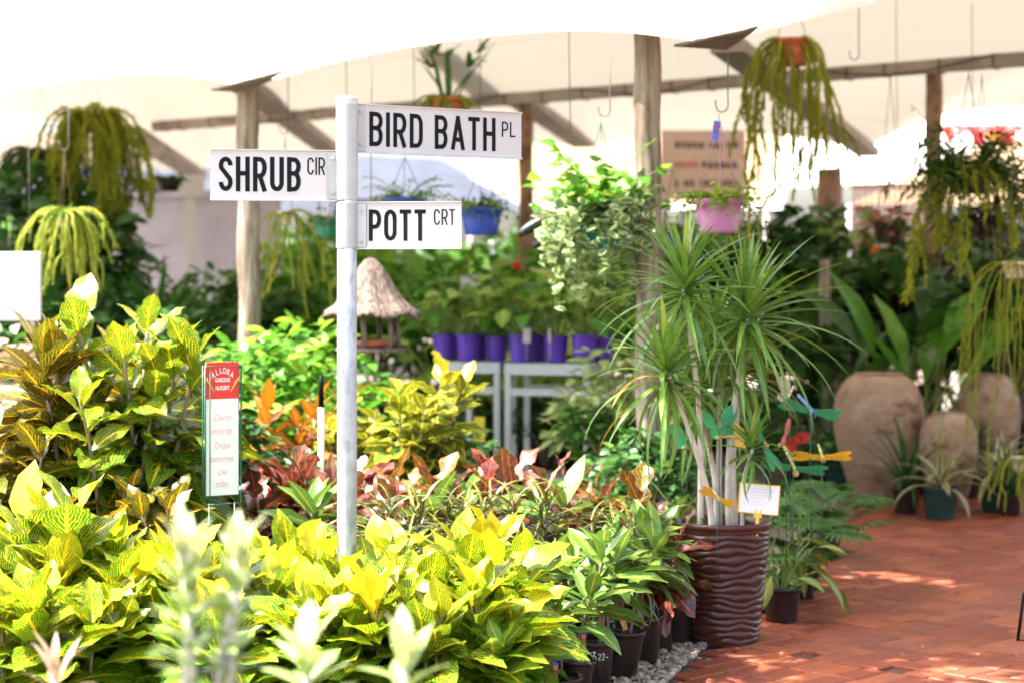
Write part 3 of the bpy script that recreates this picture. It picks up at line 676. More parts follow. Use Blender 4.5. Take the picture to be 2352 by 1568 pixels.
# words: text, start and end along the blade, baseline height, letter height, stroke
yaw1 = math.atan2(.40, .60); L1 = .60 / math.cos(yaw1) + .045
def bx(px, yaw, left=797):      # picture column of the real sign -> distance along the blade
    q = (px - 1176) / F; return (q * PD - PX) / (math.cos(yaw) - q * math.sin(yaw))
blade(yaw1, zc(237), zc(351), bx(1197, yaw1), 1, [('BIRD BATH', bx(848, yaw1), bx(1137, yaw1), zc(334), zc(254) - zc(334), .135), ('PL', bx(1152, yaw1), bx(1183, yaw1), zc(298), zc(254) - zc(298) - .012, .105)], 'top blade reading BIRD BATH PL')
yaw2 = R(10)
blade(yaw2, zc(346), zc(463), -bx(483, yaw2), -1, [('SHRUB', bx(503, yaw2), bx(690, yaw2), zc(442), zc(363) - zc(442), .145), ('CIR', bx(706, yaw2), bx(746, yaw2), zc(403), zc(363) - zc(403), .105)], 'middle blade reading SHRUB CIR')
yaw3 = R(-8)
blade(yaw3, zc(464), zc(573), bx(1060, yaw3), 1, [('POTT', bx(848, yaw3), bx(978, yaw3), zc(554), zc(482) - zc(554), .145), ('CRT', bx(997, yaw3), bx(1045, yaw3), zc(518), zc(482) - zc(518), .10)], 'lowest blade reading POTT CRT')

# ================================================================ NURSERY SIGN ON A WIRE STAKE
def text_geo(s, size, shear=0., sx=1., font_off=0.):
    cu = bpy.data.curves.new('lettering', 'FONT'); cu.body = s; cu.size = size; cu.shear = shear; cu.offset = font_off; cu.align_x = 'CENTER'; cu.resolution_u = 3
    o = bpy.data.objects.new('lettering', cu); C.link(o); bpy.context.view_layer.update()
    me = o.evaluated_get(bpy.context.evaluated_depsgraph_get()).to_mesh()
    V = np.array([v.co[:] for v in me.vertices]) if len(me.vertices) else np.zeros((0, 3)); Fc = [tuple(p.vertices) for p in me.polygons]
    o.to_mesh_clear(); bpy.data.objects.remove(o); bpy.data.curves.remove(cu)
    V = V * np.array([sx, 1, 1]); return V, Fc
ND = 8.0; nk = F / ND
ns_ = thing('nursery_sign', 'narrow red and white verse sign in a green wire stake among crotons', 'sign', ((510 - 1176) / F * ND, ND, 0), R(32))
zn = lambda py: EYE + (HY - py) / nk
Wn = .142; zt, zb = zn(831), zn(1136); zr = zn(915)
mb = MB(); box(mb, (0, 0, (zt + zb) / 2), (Wn, .004, zt - zb)); mb.build('panel', M['white_print'], ns_, smooth=False)
mb = MB(); box(mb, (0, -.0028, (zt + zr) / 2), (Wn, .0012, zt - zr)); mb.build('red_header', M['red_print'], ns_, smooth=False)
mb = MB()
def put(mb, V, Fc, x, z, y=-.0046):
    if len(V): mb.add(np.stack([V[:, 0] + x, np.full(len(V), y), V[:, 1] + z], -1), Fc)
for i, ch in enumerate('ALLORA'):
    V, Fc = text_geo(ch, .034, 0, .62, .0006); t = (i - 2.5) / 2.5
    a_ = -t * .35; c, s = math.cos(a_), math.sin(a_)
    if len(V): V = np.stack([V[:, 0] * c - V[:, 1] * s, V[:, 0] * s + V[:, 1] * c, V[:, 2]], -1)
    put(mb, V, Fc, t * .037, zr + .102 - .016 * t * t)
V, Fc = text_geo('GARDENS', .0235, 0, .62, .0005); put(mb, V, Fc, 0, zr + .068)
V, Fc = text_geo('NURSERY', .0235, 0, .62, .0005); put(mb, V, Fc, 0, zr + .036)
mb.build('lettering', M['white_print'], ns_, smooth=False)
mb = MB()
for s in (-1, 1):
    for k3 in range(3):
        pts = [(s * (.035 + .006 * k3 + .02 * math.sin(t * 1.5)) + s * .006 * k3 * t, -.0046 - .0002 * k3, zr + .028 + .012 * k3 + .045 * t) for t in [i / 8 for i in range(9)]]
        tube(mb, pts, [.0012 + .002 * math.sin(math.pi * i / 8) for i in range(9)], 5)
mb.build('scroll_ornament', M['gold_print'], ns_)
mb = MB()
for s, py in zip(('Cherish', 'yesterday.', 'Dream', 'tomorrow,', 'Live', 'today.'), (962, 992, 1026, 1056, 1086, 1114)):
    V, Fc = text_geo(s.replace('yesterday.', 'yesterday,'), .040, .18, .60, -.0004); put(mb, V, Fc, 0, zn(py) - .006, -.0026)
mb.build('lettering', M['pink_print'], ns_, smooth=False)
mb = MB(); hw = Wn / 2 + .007
for y in (-.012,): tube(mb, [(-hw, y, zb - .035), (hw, y, zb - .035), (hw, y, zt - .016), (-hw, y, zt - .016), (-hw, y, zb - .035)], .0036, 6)
tube(mb, [(-hw + .02, -.014, zb - .03), (-hw + .02, -.014, zt - .02)], .0022, 5)
tube(mb, [(-hw, .012, zb - .03), (-hw, .012, zt - .014), (hw, .012, zt - .014), (hw, .012, zb - .03)], .003, 6)
for sx in (-.055, .055): tube(mb, [(sx, 0, 0), (sx, 0, zb - .032)], .0036, 6)
mb.build('wire_stake', M['green_wire'], ns_)
# ================================================================ CROTONS
def pot_mb(r, h, rim=.008):
    mb = MB()
    lathe(mb, [(.001, .002), (r * .76, .002), (r * .78, .01), (r * .955, h - .022), (r * .96, h - .02), (r + .002, h - .019), (r + rim * .5, h - .003), (r + rim * .3, h), (r - .002, h), (r * .93, h - .03), (.001, h - .03)], 26)
    return mb
def add_pot(o, r, h, mat='black_pot', soil=True):
    p = pot_mb(r, h).build('pot', M[mat], o)
    if soil:
        mb = MB(); vs = [(0, 0, 0)]; n = 20
        lathe(mb, [(r * .925, h - .033), (r * .93, h - .026), (r * .6, h - .018), (r * .3, h - .014), (.002, h - .013)], 20, fn=lambda q, z, a: (q, z + .005 * math.sin(a * 5 + q * 90)))
        mb.build('soil', M['soil'], p)
    return p
def croton(lm, H, stems, nl, L, W, prof='ovate', pr=.105, ph=.2, pot='black_pot', spread=.10, t0=.3, el=(5, 72), droop=(.9, .25), fold=.22, wave=.055, newtop=1., stem='stem', sr=.007, nv=8, nu=4, bare=None, name='croton_plant'):
    o = thing(name, None, None)
    sm, lf = MB(), MB()
    for s in range(stems):
        a0 = random.random() * 6.28; off = spread * (.35 + .65 * random.random()) if stems > 1 else spread * .2
        hs = (H - L * .75 - ph) * random.uniform(.78, 1.0); n = 9
        bx_, by_ = math.cos(a0) * pr * .35, math.sin(a0) * pr * .35
        pts = []
        for i in range(n + 1):
            t = i / n
            pts.append(Vector((bx_ + math.cos(a0) * off * t ** 1.3 + .010 * math.sin(5 * t + a0), by_ + math.sin(a0) * off * t ** 1.3 + .010 * math.cos(4 * t + a0), ph - .03 + (hs + .03) * t)))
        tube(sm, pts, [sr * (1.15 - .65 * i / n) for i in range(n + 1)], 7)
        g = random.random() * 6.28
        for j in range(nl):
            t = t0 + (1 - t0) * (j + random.random() * .5) / nl; t = min(t, 1.)
            q = t * n; i = min(n - 1, int(q)); p = pts[i].lerp(pts[i + 1], q - i)
            g += 2.4 + random.uniform(-.35, .35)
            w_ = (t - t0) / (1 - t0); w2 = w_ ** 1.6
            th = R(el[0] + (el[1] - el[0]) * w2 + random.uniform(-13, 13)); dr = droop[0] + (droop[1] - droop[0]) * w_ + random.uniform(-.2, .25)
            k = random.uniform(.78, 1.12) * (.82 + .3 * math.sin(math.pi * min(1, w_ + .25))) * (1 if w_ < .9 else .85)
            age = 1 - w_ * newtop * random.uniform(.7, 1.05)
            add_leaf(lf, p, g, th, L * k, W * 1.12 * k * random.uniform(.9, 1.12), prof, dr, fold * random.uniform(.3, 1.6), wave * random.uniform(.6, 2.2), random.uniform(-.6, .6), max(0, min(1, age)), nv=nv, nu=nu)
    sm.build('stem', M[stem], o); lf.build('foliage', M[lm], o)
    add_pot(o, pr, ph, pot); return o
YP = [croton('greenvein_leaf', .78, 3, 15, .255, .12, t0=.15), croton('yellow_leaf', .76, 3, 15, .255, .125, t0=.15)] + [croton('yellow_leaf', .80, 3, 15, .28, .132, t0=.18) for _ in range(2)] + [croton('greenvein_leaf', .74, 4, 12, .23, .115, t0=.12, newtop=.85), croton('yellow_leaf', .84, 3, 16, .27, .12, t0=.2, newtop=1.15)]
LP = [croton('lime_leaf', .70, 3, 17, .24, .085, t0=.15, newtop=.7) for _ in range(2)]
DP = [croton('dark_leaf', 1.45, 4, 22, .32, .12, t0=.30, spread=.30, pr=.16, ph=.28, sr=.010, el=(-12, 74), droop=(1.2, .3), wave=.07, newtop=1.0, nv=9),
      croton('dark_leaf', 1.3, 5, 18, .30, .115, t0=.26, spread=.32, pr=.16, ph=.28, sr=.010, el=(-15, 66), droop=(1.3, .4), wave=.08, newtop=.7, nv=9),
      croton('rust_leaf', 1.2, 5, 17, .30, .10, t0=.2, spread=.32, pr=.16, ph=.28, sr=.010, el=(-20, 60), droop=(1.4, .6), wave=.09, newtop=.8, nv=9),
      croton('greenvein_leaf', 1.42, 5, 18, .30, .125, t0=.28, spread=.34, pr=.16, ph=.28, sr=.010, el=(-12, 72), droop=(1.2, .4), wave=.08, newtop=.9, nv=9)]
OP = [croton('orange_leaf', 1.15, 3, 22, .24, .075, 'lance', t0=.3, spread=.16, pr=.13, ph=.25, el=(0, 70))]
RP = [croton(m_, h_, st_, n_, .28, w_, pf_, t0=.2, spread=.17, el=(-10, e_), droop=(1.2, .4), wave=.07, newtop=.9, nv=12) for m_, h_, st_, n_, w_, pf_, e_ in
      (('red_leaf', .92, 4, 11, .115, 'lobed', 76), ('maroon_green_leaf', .92, 4, 11, .105, 'lobed', 72), ('maroon_green_leaf', .88, 4, 11, .085, 'lance', 80), ('bronze_leaf', .95, 3, 12, .11, 'lobed', 72))]
NP_ = [croton('narrow_leaf', .90, 4, 26, .30, .020, 'grass', t0=.35, spread=.10, el=(15, 78), droop=(1.9, 1.5), fold=.3, wave=.02, nv=9, nu=2) for _ in range(2)]
MP = [croton('mango_leaf', .78, 2, 12, .26, .072, 'lance', t0=.58, spread=.10, el=(2, 68), droop=(.8, .3), wave=.03, newtop=.8, sr=.006) for _ in range(3)]
GP = [croton('gold_leaf', 1.22, 6, 20, .23, .11, t0=.28, spread=.24, pr=.15, ph=.27, el=(-8, 62), droop=(.8, .3))]
YG, DG, RG, NG, MG = 'yellow-veined crotons in the front bed', 'tall dark crotons on the left', 'maroon crotons in the middle bed', 'narrow-leaved crotons', 'speckled green crotons at the path edge'
CAT = 'croton'
Ys = [ # px column, distance, scale, label
 (40, 6.55, .95, 'yellow-veined croton in the bottom left corner of the bed'), (205, 6.5, .98, 'yellow-veined croton in the front row, second from left edge'), (345, 6.6, .92, 'yellow-veined croton behind the blurred bottom-left spiky tip'),
 (545, 6.55, .9, 'low yellow-veined croton behind the pale-stemmed blurred plant'), (690, 6.6, .92, 'yellow-veined croton low in the front row, left below the steel post'), (845, 6.55, .9, 'yellow-veined croton in front row just right of the steel post'),
 (985, 6.6, .92, 'yellow-veined croton at the middle of the front row'), (1110, 6.7, .95, 'yellow-veined croton at the right end of the front row'),
 (-20, 6.95, 1.0, 'yellow-veined croton cut by the left edge of the photo'), (120, 6.95, 1.05, 'yellow-veined croton left of the one below the verse sign'), (280, 6.9, 1.02, 'yellow-veined croton in front of the dark crotons, second row'), (420, 6.95, 1.0, 'yellow-veined croton below and left of the verse sign'),
 (585, 6.95, .98, 'yellow-veined croton below and right of the verse sign'), (730, 7.0, .92, 'yellow-veined croton touching the left side of the steel post'), (870, 7.0, .98, 'yellow-veined croton touching the right side of the steel post'), (1010, 7.0, 1.0, 'bright yellow croton in the second row, right of the steel post'), (1120, 7.05, 1.08, 'tallest bright yellow croton at the right of the bed'),
 (50, 7.3, 1.0, 'yellow-veined croton behind the left edge one'), (190, 7.35, 1.06, 'yellow-veined croton under the tall bright yellow one'), (335, 7.3, 1.08, 'yellow-veined croton with upright tips left of the verse sign'), (470, 7.35, .94, 'yellow-veined croton right in front of the verse sign stake'),
 (640, 7.35, 1.0, 'yellow-veined croton behind the steel post, left of it'), (900, 7.4, 1.0, 'yellow-veined croton behind the steel post, right of it'), (1070, 7.4, 1.02, 'yellow-veined croton in the back row below maroon crotons'),
 (90, 7.0, 1.32, 'tall bright yellow croton standing above the bed at left'), (600, 7.65, 1.02, 'yellow-veined croton in the back row right of the verse sign'), (720, 7.75, 1.0, 'yellow-veined croton in the back row left of the steel post'), (830, 7.6, .86, 'green-and-yellow croton right behind the steel post')]
for i, (px, d, s, l) in enumerate(Ys):
    q = G(px, d); place(YP, [0, 2, 4, 1, 3, 5][i % 6], q, random.random() * 6.28, s, l, CAT, YG)
for i, (px, d, s, l) in enumerate([(1165, 7.25, .84, 'lime green croton at the right foot of the yellow bed'), (770, 6.45, .86, 'lime green croton in the front row below the steel post'), (1105, 6.6, .8, 'lime green croton beside the black pots at the bottom'), (440, 6.5, .9, 'lime green croton low in front, left of the pale stems')]):
    place(LP, i, G(px, d), random.random() * 6.28, s, l, CAT, YG)
for i, (px, d, s, l) in enumerate([(330, 8.75, 1.22, 'tall dark croton with yellow tips left of the verse sign'), (165, 8.6, 1.12, 'dark croton with orange veins at far left, middle height'), (20, 8.2, .98, 'dark croton cut by the left edge of the photo'), (430, 9.3, 1.08, 'dark croton behind the top of the verse sign'), (70, 9.2, .98, 'dark croton behind the one at the left edge'), (250, 8.1, .72, 'low dark croton behind the yellow bed'), (400, 8.1, .74, 'low dark croton with long leaves just left of the verse sign'), (255, 8.45, 1.0, 'dark croton in the middle of the left group'), (95, 8.75, 1.08, 'dark croton between the two at far left'), (360, 9.5, 1.1, 'dark croton at the back of the left group')]):
    place(DP, [3, 0, 1, 0, 1, 2, 1, 3, 0, 1][i], G(px, d), random.random() * 6.28, s, l, CAT, DG)
for i, (px, d, s, l) in enumerate([(665, 10.3, 1.0, 'orange croton left of the steel post, below the timber post')]):
    place(OP, i, G(px, d), .4, s, l, CAT)
for i, (px, d, s, l) in enumerate([(610, 8.9, 1.0, 'maroon croton just right of the verse sign'), (705, 9.1, 1.03, 'maroon croton with red tips left of the steel post'), (880, 9.0, 1.0, 'maroon croton just right of the steel post'), (990, 9.1, .98, 'maroon croton under the narrow table'), (1090, 8.9, 1.04, 'maroon croton with scarlet-edged upright leaves, mid bed'), (1200, 9.1, 1.03, 'maroon croton under the wide table'), (1310, 9.0, .98, 'maroon croton left of the dracaena pot, orange-tipped'), (1440, 8.8, .95, 'maroon croton beside the glazed pot'), (800, 9.5, .95, 'maroon croton behind the steel post'), (1510, 8.55, .78, 'low maroon croton touching the glazed pot')]):
    place(RP, i, G(px, d), random.random() * 6.28, s, l, CAT, RG)
for i, (px, d, s, l) in enumerate([(870, 8.35, 1.06, 'narrow-leaved croton just right of the steel post'), (1060, 8.45, 1.08, 'narrow-leaved croton in the middle of the bed'), (1230, 8.4, 1.08, 'narrow-leaved croton second from the glazed pot'), (1400, 8.25, 1.0, 'fine weeping narrow-leaved croton beside the glazed pot'), (960, 8.1, .9, 'narrow-leaved croton in front of its row')]):
    place(NP_, i, G(px, d), random.random() * 6.28, s, l, CAT, NG)
place(GP, 0, G(918, 10.4), .5, 1.08, 'bushy gold-blotched croton below the thatched feeder', CAT)
place(GP, 0, G(790, 10.9), 2.5, .9, 'gold-blotched croton hidden partly by the steel post', CAT)
# pots at the path edge, seen right to their rims
for i, (px, d, s, l) in enumerate([(1290, 7.3, .74, 'small speckled croton in the nearest black pot'), (1352, 7.75, 1.0, 'speckled green croton in the black pot priced $22'), (1308, 7.5, .84, 'speckled green croton in the black pot left of the $22 one'), (1412, 7.98, 1.02, 'long-leaved green croton in the black pot right of the $22 one'), (1462, 8.28, 1.08, 'green croton in the last black pot before the glazed pot'), (1290, 7.85, .95, 'speckled croton behind the $22 pot, left'), (1545, 8.75, 1.05, 'green croton in black pot behind the glazed pot'), (760, 8.75, 1.15, 'speckled green croton among the maroon ones left of the steel post'), (1040, 8.8, 1.18, 'speckled green croton among the maroon ones, mid bed'), (1260, 8.75, 1.18, 'speckled green croton among the maroon ones, right')]):
    o = place(MP, i, G(px, d), (.6, 2.2, 4.0, 5.2, 1.4, 3., .2, 1.1, 2.7, 4.4)[i], s, l, CAT, MG)
    if i == 1: priced = o
o = priced
mb = MB(); r = .0985
def chalk(pts):
    V = []
    for x, z in pts:
        a_ = -math.pi / 2 + x / r - o.rotation_euler[2]; rr = .105 * (.76 + .195 * (z - .0) / .178) + .0022; V.append((rr * math.cos(a_), rr * math.sin(a_), z))
    tube(mb, V, .0019, 5)
cx, cz, h_ = .014, .146, .026
chalk([(cx + .011 * math.cos(R(t)) * (1 if t < 200 else 1), cz + h_ * .5 + .008 * math.sin(R(t))) for t in range(20, 210, 20)] + [(cx + .010 * math.cos(R(t)) + .001, cz - h_ * .1 + .009 * math.sin(R(t))) for t in range(120, -160, -25)])
chalk([(cx + .004, cz + h_ * .95), (cx - .003, cz - h_ * .7)])
for k3 in (0, 1):
    x0 = cx + .019 + k3 * .017
    chalk([(x0, cz + .008), (x0 + .004, cz + .013), (x0 + .010, cz + .010), (x0 + .010, cz + .003), (x0, cz - .011), (x0 + .012, cz - .012)])
chalk([(cx + .056, cz - .003), (cx + .066, cz - .005)])
mb.build('chalk_price', M['white_print'], o)
def plant_tag(px, py, d, h, lean, label):
    o = thing('plant_label', label, 'label', tuple(P(px, py, d)), 0, 'red and blue plant labels in the pots')
    o.rotation_euler = (R(-6), R(lean), 0)
    mb = MB(); box(mb, (0, 0, -h / 2), (.021, .0014, h)); mb.build('stake', M['orange_tag'], o, smooth=False)
    mb = MB(); box(mb, (0, -.0016, -.008), (.0216, .002, .016)); mb.build('blue_top', M['blue_tag'], o, smooth=False)
    mb = MB(); box(mb, (0, -.0019, -.0195), (.0206, .0024, .022)); f = mb.build('red_panel', M['red_print'], o, smooth=False)
    mb = MB()
    for z, wd in ((-.014, .015), (-.019, .016), (-.025, .010)): box(mb, (0, -.0036, z), (wd, .0006, .0026))
    mb.build('lettering', M['white_print'], o, smooth=False)
plant_tag(1341, 1449, 7.5, .13, 3, 'red and blue plant label standing in front of the $22 pot')
plant_tag(1277, 1520, 7.25, .11, 4, 'red and blue plant label in the nearest black pot')
plant_tag(1421, 1395, 7.85, .09, -18, 'leaning faded plant label at the rim right of the $22 pot')

for o in list(C):
    if o.get('category') == 'croton': o.rotation_euler.x = random.uniform(-.10, .10); o.rotation_euler.y = random.uniform(-.10, .10)
priced.rotation_euler.x = priced.rotation_euler.y = 0
# ================================================================ DRACAENA IN THE GLAZED POT
q = G(1658, 8.78); dp = thing('dracaena_plant', 'tall spiky dracaena with pale trunks in a ribbed glossy brown pot', 'potted plant', tuple(q))
rT, rB, HP = .212, .158, .54
def ribs(r, z, a):
    if r < .02: return r, z
    t = z / HP; ph = z / .0305 + .30 * math.sin(2 * a + 9 * t) + .17 * math.sin(5 * a - 17 * t + 1) + .13 * math.sin(7 * a + 23 * t + 2) + .06 * math.sin(12 * a - 31 * t)
    m = min(1, max(0, (HP - .03 - z) / .02)) * min(1, z / .03)
    return r + m * (.0105 * (abs(math.sin(math.pi * ph)) ** .6) - .006) , z
mb = MB(); n = 150
prof = [(.001, .004), (rB * .97, .004)] + [(rB + (rT - rB) * (i / n) ** .85, HP * i / n) for i in range(1, n - 7)] + [(rT + .004, HP - .026), (rT + .007, HP - .016), (rT + .006, HP - .004), (rT, HP), (rT - .016, HP - .002), (rT - .022, HP - .03), (rT - .03, HP - .07), (.001, HP - .07)]
lathe(mb, prof, 180, fn=ribs); pt = mb.build('pot', M['glaze'], dp)
mb = MB(); lathe(mb, [(rT - .026, HP - .062), (rT * .5, HP - .05), (.002, HP - .045)], 30, fn=lambda r, z, a: (r, z + .006 * math.sin(7 * a + r * 60))); mb.build('soil', M['soil'], pt)
def head(mb, c, n, L, W, el=(-55, 85), mi=0):
    c = np.array(c)
    for i in range(n):
        t = (i + random.random()) / n; th = R(el[0] + (el[1] - el[0]) * t ** .75 + random.uniform(-8, 8)); g = i * 2.4 + random.uniform(-.3, .3)
        l = L * random.uniform(.7, 1.1) * (1 - .35 * max(0, t - .5) * 2); dry = random.random() < .05 and t < .35
        dr = random.uniform(.6, 1.6) * (1 - .72 * t) + (.2 if t < .3 else 0)
        add_leaf(mb, c + np.array([0, 0, -.06 + .10 * t]), g, th, l, W * random.uniform(.8, 1.15), 'grass', dr, .32, .0, random.uniform(-.4, .4), 1 - t * random.uniform(.5, 1.05), 1 if dry else 0, nv=10, nu=2, dpow=1.4)
D0 = 8.78
heads = [((1574, 660), 8.62, 74, .50), ((1713, 728), 8.72, 84, .54), ((1530, 855), 8.5, 70, .47), ((1640, 790), 9.0, 54, .46), ((1727, 1030), 8.62, 26, .25), ((1600, 890), 8.95, 50, .40), ((1700, 850), 8.98, 46, .42)]
bases = [(1612, 1205), (1672, 1205), (1632, 1212), (1655, 1200), (1700, 1206), (1645, 1205), (1685, 1200)]
tm, fm = MB(), MB()
lp = lambda px, py, d: P(px, py, d) - Vector(q)
for (hp, hd, n_, L_), bp in zip(heads, bases):
    a = lp(bp[0], 1195, D0 + (hd - D0) * .5); a.z = HP - .07; b = lp(hp[0], hp[1], hd)
    pts = []
    for i in range(12):
        t = i / 11; pts.append(Vector((a.x + (b.x - a.x) * t ** 1.9, a.y + (b.y - a.y) * t ** 1.7, a.z + (b.z - a.z) * t)) + Vector((.008 * math.sin(6 * t + n_), 0, 0)))
    r0 = .015 if n_ > 40 else .010
    mbt = MB(); tube(mbt, pts, [r0 * (1 - .35 * i / 11) for i in range(12)], 10); mbt.build('trunk', M['palestem'], dp)
    mbt = MB(); head(mbt, b, n_, L_, .029 if n_ > 40 else .022); mbt.build('leaf_head', [M['dracaena'], M['dry']], dp)
# price card
cd = thing('price_card', 'white handwritten card in a yellow holder stuck in the glazed pot', 'sign', tuple(P(1738, 1212, 8.63)), R(-6))
cd.rotation_euler = (R(-8), R(5), R(-4)); k_ = F / 8.63
w_, h_ = 88 / k_, 64 / k_; zc_ = (1212 - 1145) / k_
mb = MB(); box(mb, (0, 0, zc_), (w_ + .010, .004, h_ + .010), bev=.001); mb.build('holder_frame', M['yellow_pl'], cd, smooth=False)
mb = MB(); box(mb, (.001, -.003, zc_ - .001), (w_, .003, h_)); mb.build('card', M['paper'], cd, smooth=False)
mb = MB()
for i in range(6):
    x = -w_ * .42; z = zc_ + h_ * (.36 - .115 * i); xe = w_ * (.42, .2, .3, .1, .38, .25)[i]
    pts = []
    while x < xe: pts.append((x, -.0050, z + random.uniform(-.0016, .0016) - x * .02)); x += .0022
    tube(mb, pts, .0005, 4)
mb.build('handwriting', M['pencil'], cd)
mb = MB(); box(mb, (0, 0, zc_ - h_ / 2 - .05), (.014, .006, .10)); box(mb, (0, -.001, zc_ - h_ / 2 - .012), (.034, .006, .016))
for sx in (-.011, .011): box(mb, (sx, -.0065, zc_ - h_ / 2 + .004), (.006, .004, .022))
mb.build('holder_clip', M['yellow_pl'], cd, smooth=False)
# ================================================================ STAKED INSECTS
def flat(mb, outline, th=.0015, bend=0., mi=0):
    o = [(x, z) for x, z in outline]; k = len(o); cx = sum(p[0] for p in o) / k; cz = sum(p[1] for p in o) / k
    V = [(p[0], y + bend * p[0] ** 2, p[1]) for y in (0, th) for p in o] + [(cx, bend * cx ** 2, cz), (cx, th + bend * cx ** 2, cz)]
    Fc = [(i, (i + 1) % k, 2 * k) for i in range(k)] + [((i + 1) % k + k, i + k, 2 * k + 1) for i in range(k)] + [(i, i + k, (i + 1) % k + k, (i + 1) % k) for i in range(k)]
    return np.array(V), Fc
def ell(cx, cz, rx, rz, an, n=22, pinch=.0):
    c, s = math.cos(an), math.sin(an); o = []
    for i in range(n):
        t = 2 * math.pi * i / n; x = rx * math.cos(t); z = rz * math.sin(t) * (1 - pinch * (1 - math.cos(t)) / 2 * 0 - pinch * max(0, -math.cos(t)))
        o.append((cx + x * c - z * s, cz + x * s + z * c))
    return o
def insect(px, py, d, kind, wing, body, label, rz=0., tilt=(0, 0), s=1.):
    nm = 'butterfly_stake' if kind == 'butterfly' else 'dragonfly_stake'
    p = P(px, py, d); o = thing(nm, label, 'garden ornament', tuple(p), rz, 'insect ornaments on wire stakes'); o.scale = (s, s, s)
    wings = []
    if kind == 'butterfly':   # two raised wing pairs, folded in a V
        for sd in (-1, 1):
            mb = MB()
            V, Fc = flat(mb, ell(.042, .030, .042, .026, .85, pinch=.35)); V2, F2 = flat(mb, ell(.026, -.012, .026, .020, -.5, pinch=.2))
            V2 = V2 + np.array([0, .0018, 0])
            for VV, FF in ((V, Fc), (V2, F2)):
                VV = VV * np.array([sd, 1, 1]); a_ = sd * R(38); c, s_ = math.cos(a_), math.sin(a_)
                mb.add(np.stack([VV[:, 0] * c - VV[:, 1] * s_, VV[:, 0] * s_ + VV[:, 1] * c, VV[:, 2]], -1) @ rot(0, tilt[0], tilt[1]).T, FF if sd > 0 else [q[::-1] for q in FF])
            mb.build('wing', M[wing], o, smooth=False)
    else:
        for sd in (-1, 1):
            for j, an in ((0, .28), (1, -.12)):
                mb = MB(); V, Fc = flat(mb, ell(.058, .004 - .008 * j, .056, .013, an, pinch=.3)); V = V * np.array([sd, 1, 1]) + np.array([0, .002 * j, 0])
                mb.add(V @ rot(0, tilt[0], tilt[1]).T, Fc if sd > 0 else [q[::-1] for q in Fc]); mb.build('wing', M[wing], o, smooth=False)
    mb = MB(); L_ = .13 if kind != 'butterfly' else .075
    pts = [(.0, -L_ * .25 + L_ * i / 12, .004 * math.sin(i * .4)) for i in range(13)]
    if kind == 'butterfly': pts = [(p_[1] * .9, p_[1] * .2, p_[2] - .03) for p_ in pts]
    tube(mb, [np.array(p_) @ rot(0, tilt[0], tilt[1]).T for p_ in pts], [.004 + .0045 * (i < 2) + .002 * (i % 2) for i in range(13)], 8); mb.build('body', M[body], o)
    mb = MB(); tube(mb, [(0, 0, -.005), (0, .004, -.2), (.004, 0, -(p.z - .3) / s)], .0016, 5); mb.build('stake', M['green_wire'], o)
insect(1578, 1012, 8.75, 'butterfly', 'teal_wing', 'bead_body', 'green butterfly ornament, leftmost of the insects over the glazed pot', .5, (0, .1), 1.1)
insect(1652, 985, 8.7, 'butterfly', 'teal_wing', 'bead_body', 'big green butterfly ornament just above the pale trunks', -.3, (.1, -.2), 1.35)
insect(1712, 1012, 8.8, 'butterfly', 'yellow_wing', 'bead_body', 'orange-yellow butterfly ornament right of the big green one', 1.1, (0, .3), 1.05)
insect(1862, 942, 9.3, 'dragonfly', 'teal_wing', 'blue_bead', 'green dragonfly ornament with blue banded body in front of clay urn', .3, (.5, .25), 1.5)
insect(1815, 912, 9.4, 'butterfly', 'tan_wing', 'bead_body', 'tan butterfly ornament above the green dragonfly', .9, (.2, .5), 1.2)
insect(1805, 1012, 9.1, 'butterfly', 'red_wing', 'bead_body', 'dark red butterfly ornament near the clay urn', -.8, (.1, .6), 1.2)
insect(1888, 1048, 9.3, 'dragonfly', 'yellow_wing', 'bead_body', 'yellow dragonfly ornament with spread wings over the fan palm', 0, (.45, 0), 1.25)
insect(1822, 1074, 9.0, 'dragonfly', 'teal_wing', 'bead_body', 'long-winged green dragonfly ornament below the red butterfly', .2, (.7, .2), 1.5)
insect(1755, 1018, 8.9, 'dragonfly', 'teal_wing', 'bead_body', 'steeply tilted green dragonfly ornament right of the orange butterfly', .1, (.3, 1.1), 1.3)
insect(1648, 1142, 8.55, 'dragonfly', 'yellow_wing', 'bead_body', 'small orange dragonfly ornament between the trunks', .3, (.5, .5), .9)
# ================================================================ THATCHED BIRD FEEDER
TD = 11.0; tk = F / TD; tp = P(852, 800, TD)
tf = thing('bird_feeder', 'hanging bird feeder with a thatched bark roof and twig posts', 'bird feeder', tuple(tp))
z = lambda py: (800 - py) / tk
ro = .262
mb = MB()
def thf(r, zz, a): return (r * (1 + .05 * math.sin(9 * a + zz * 9) + .03 * math.sin(31 * a) * (r > .03)), zz + .013 * math.sin(7 * a) * (r / ro) ** 2 + .006 * math.sin(37 * a))
prf = [(.004, z(594)), (.03, z(598)), (.055, z(610)), (.088, z(630)), (.122, z(655)), (.162, z(682)), (.207, z(705)), (ro, z(722)), (ro * .99, z(728)), (ro * .8, z(722)), (.12, z(700)), (.05, z(660))]
lathe(mb, prf, 90, fn=thf); mb.build('thatched_roof', M['thatch'], tf)
for i in range(6):
    a = i * 1.05 + .3; mb = MB(); x, y = .15 * math.cos(a), .15 * math.sin(a)
    tube(mb, [(x, y, 0), (x + .006, y, .08), (x - .006, y + .004, z(712))], [.019, .015, .017], 8); mb.build('twig_post', M['thatch'], tf)
mb = MB(); lathe(mb, [(.001, -.02), (.19, -.02), (.20, -.008), (.19, .004), (.001, .004)], 30); mb.build('tray', M['thatch'], tf)
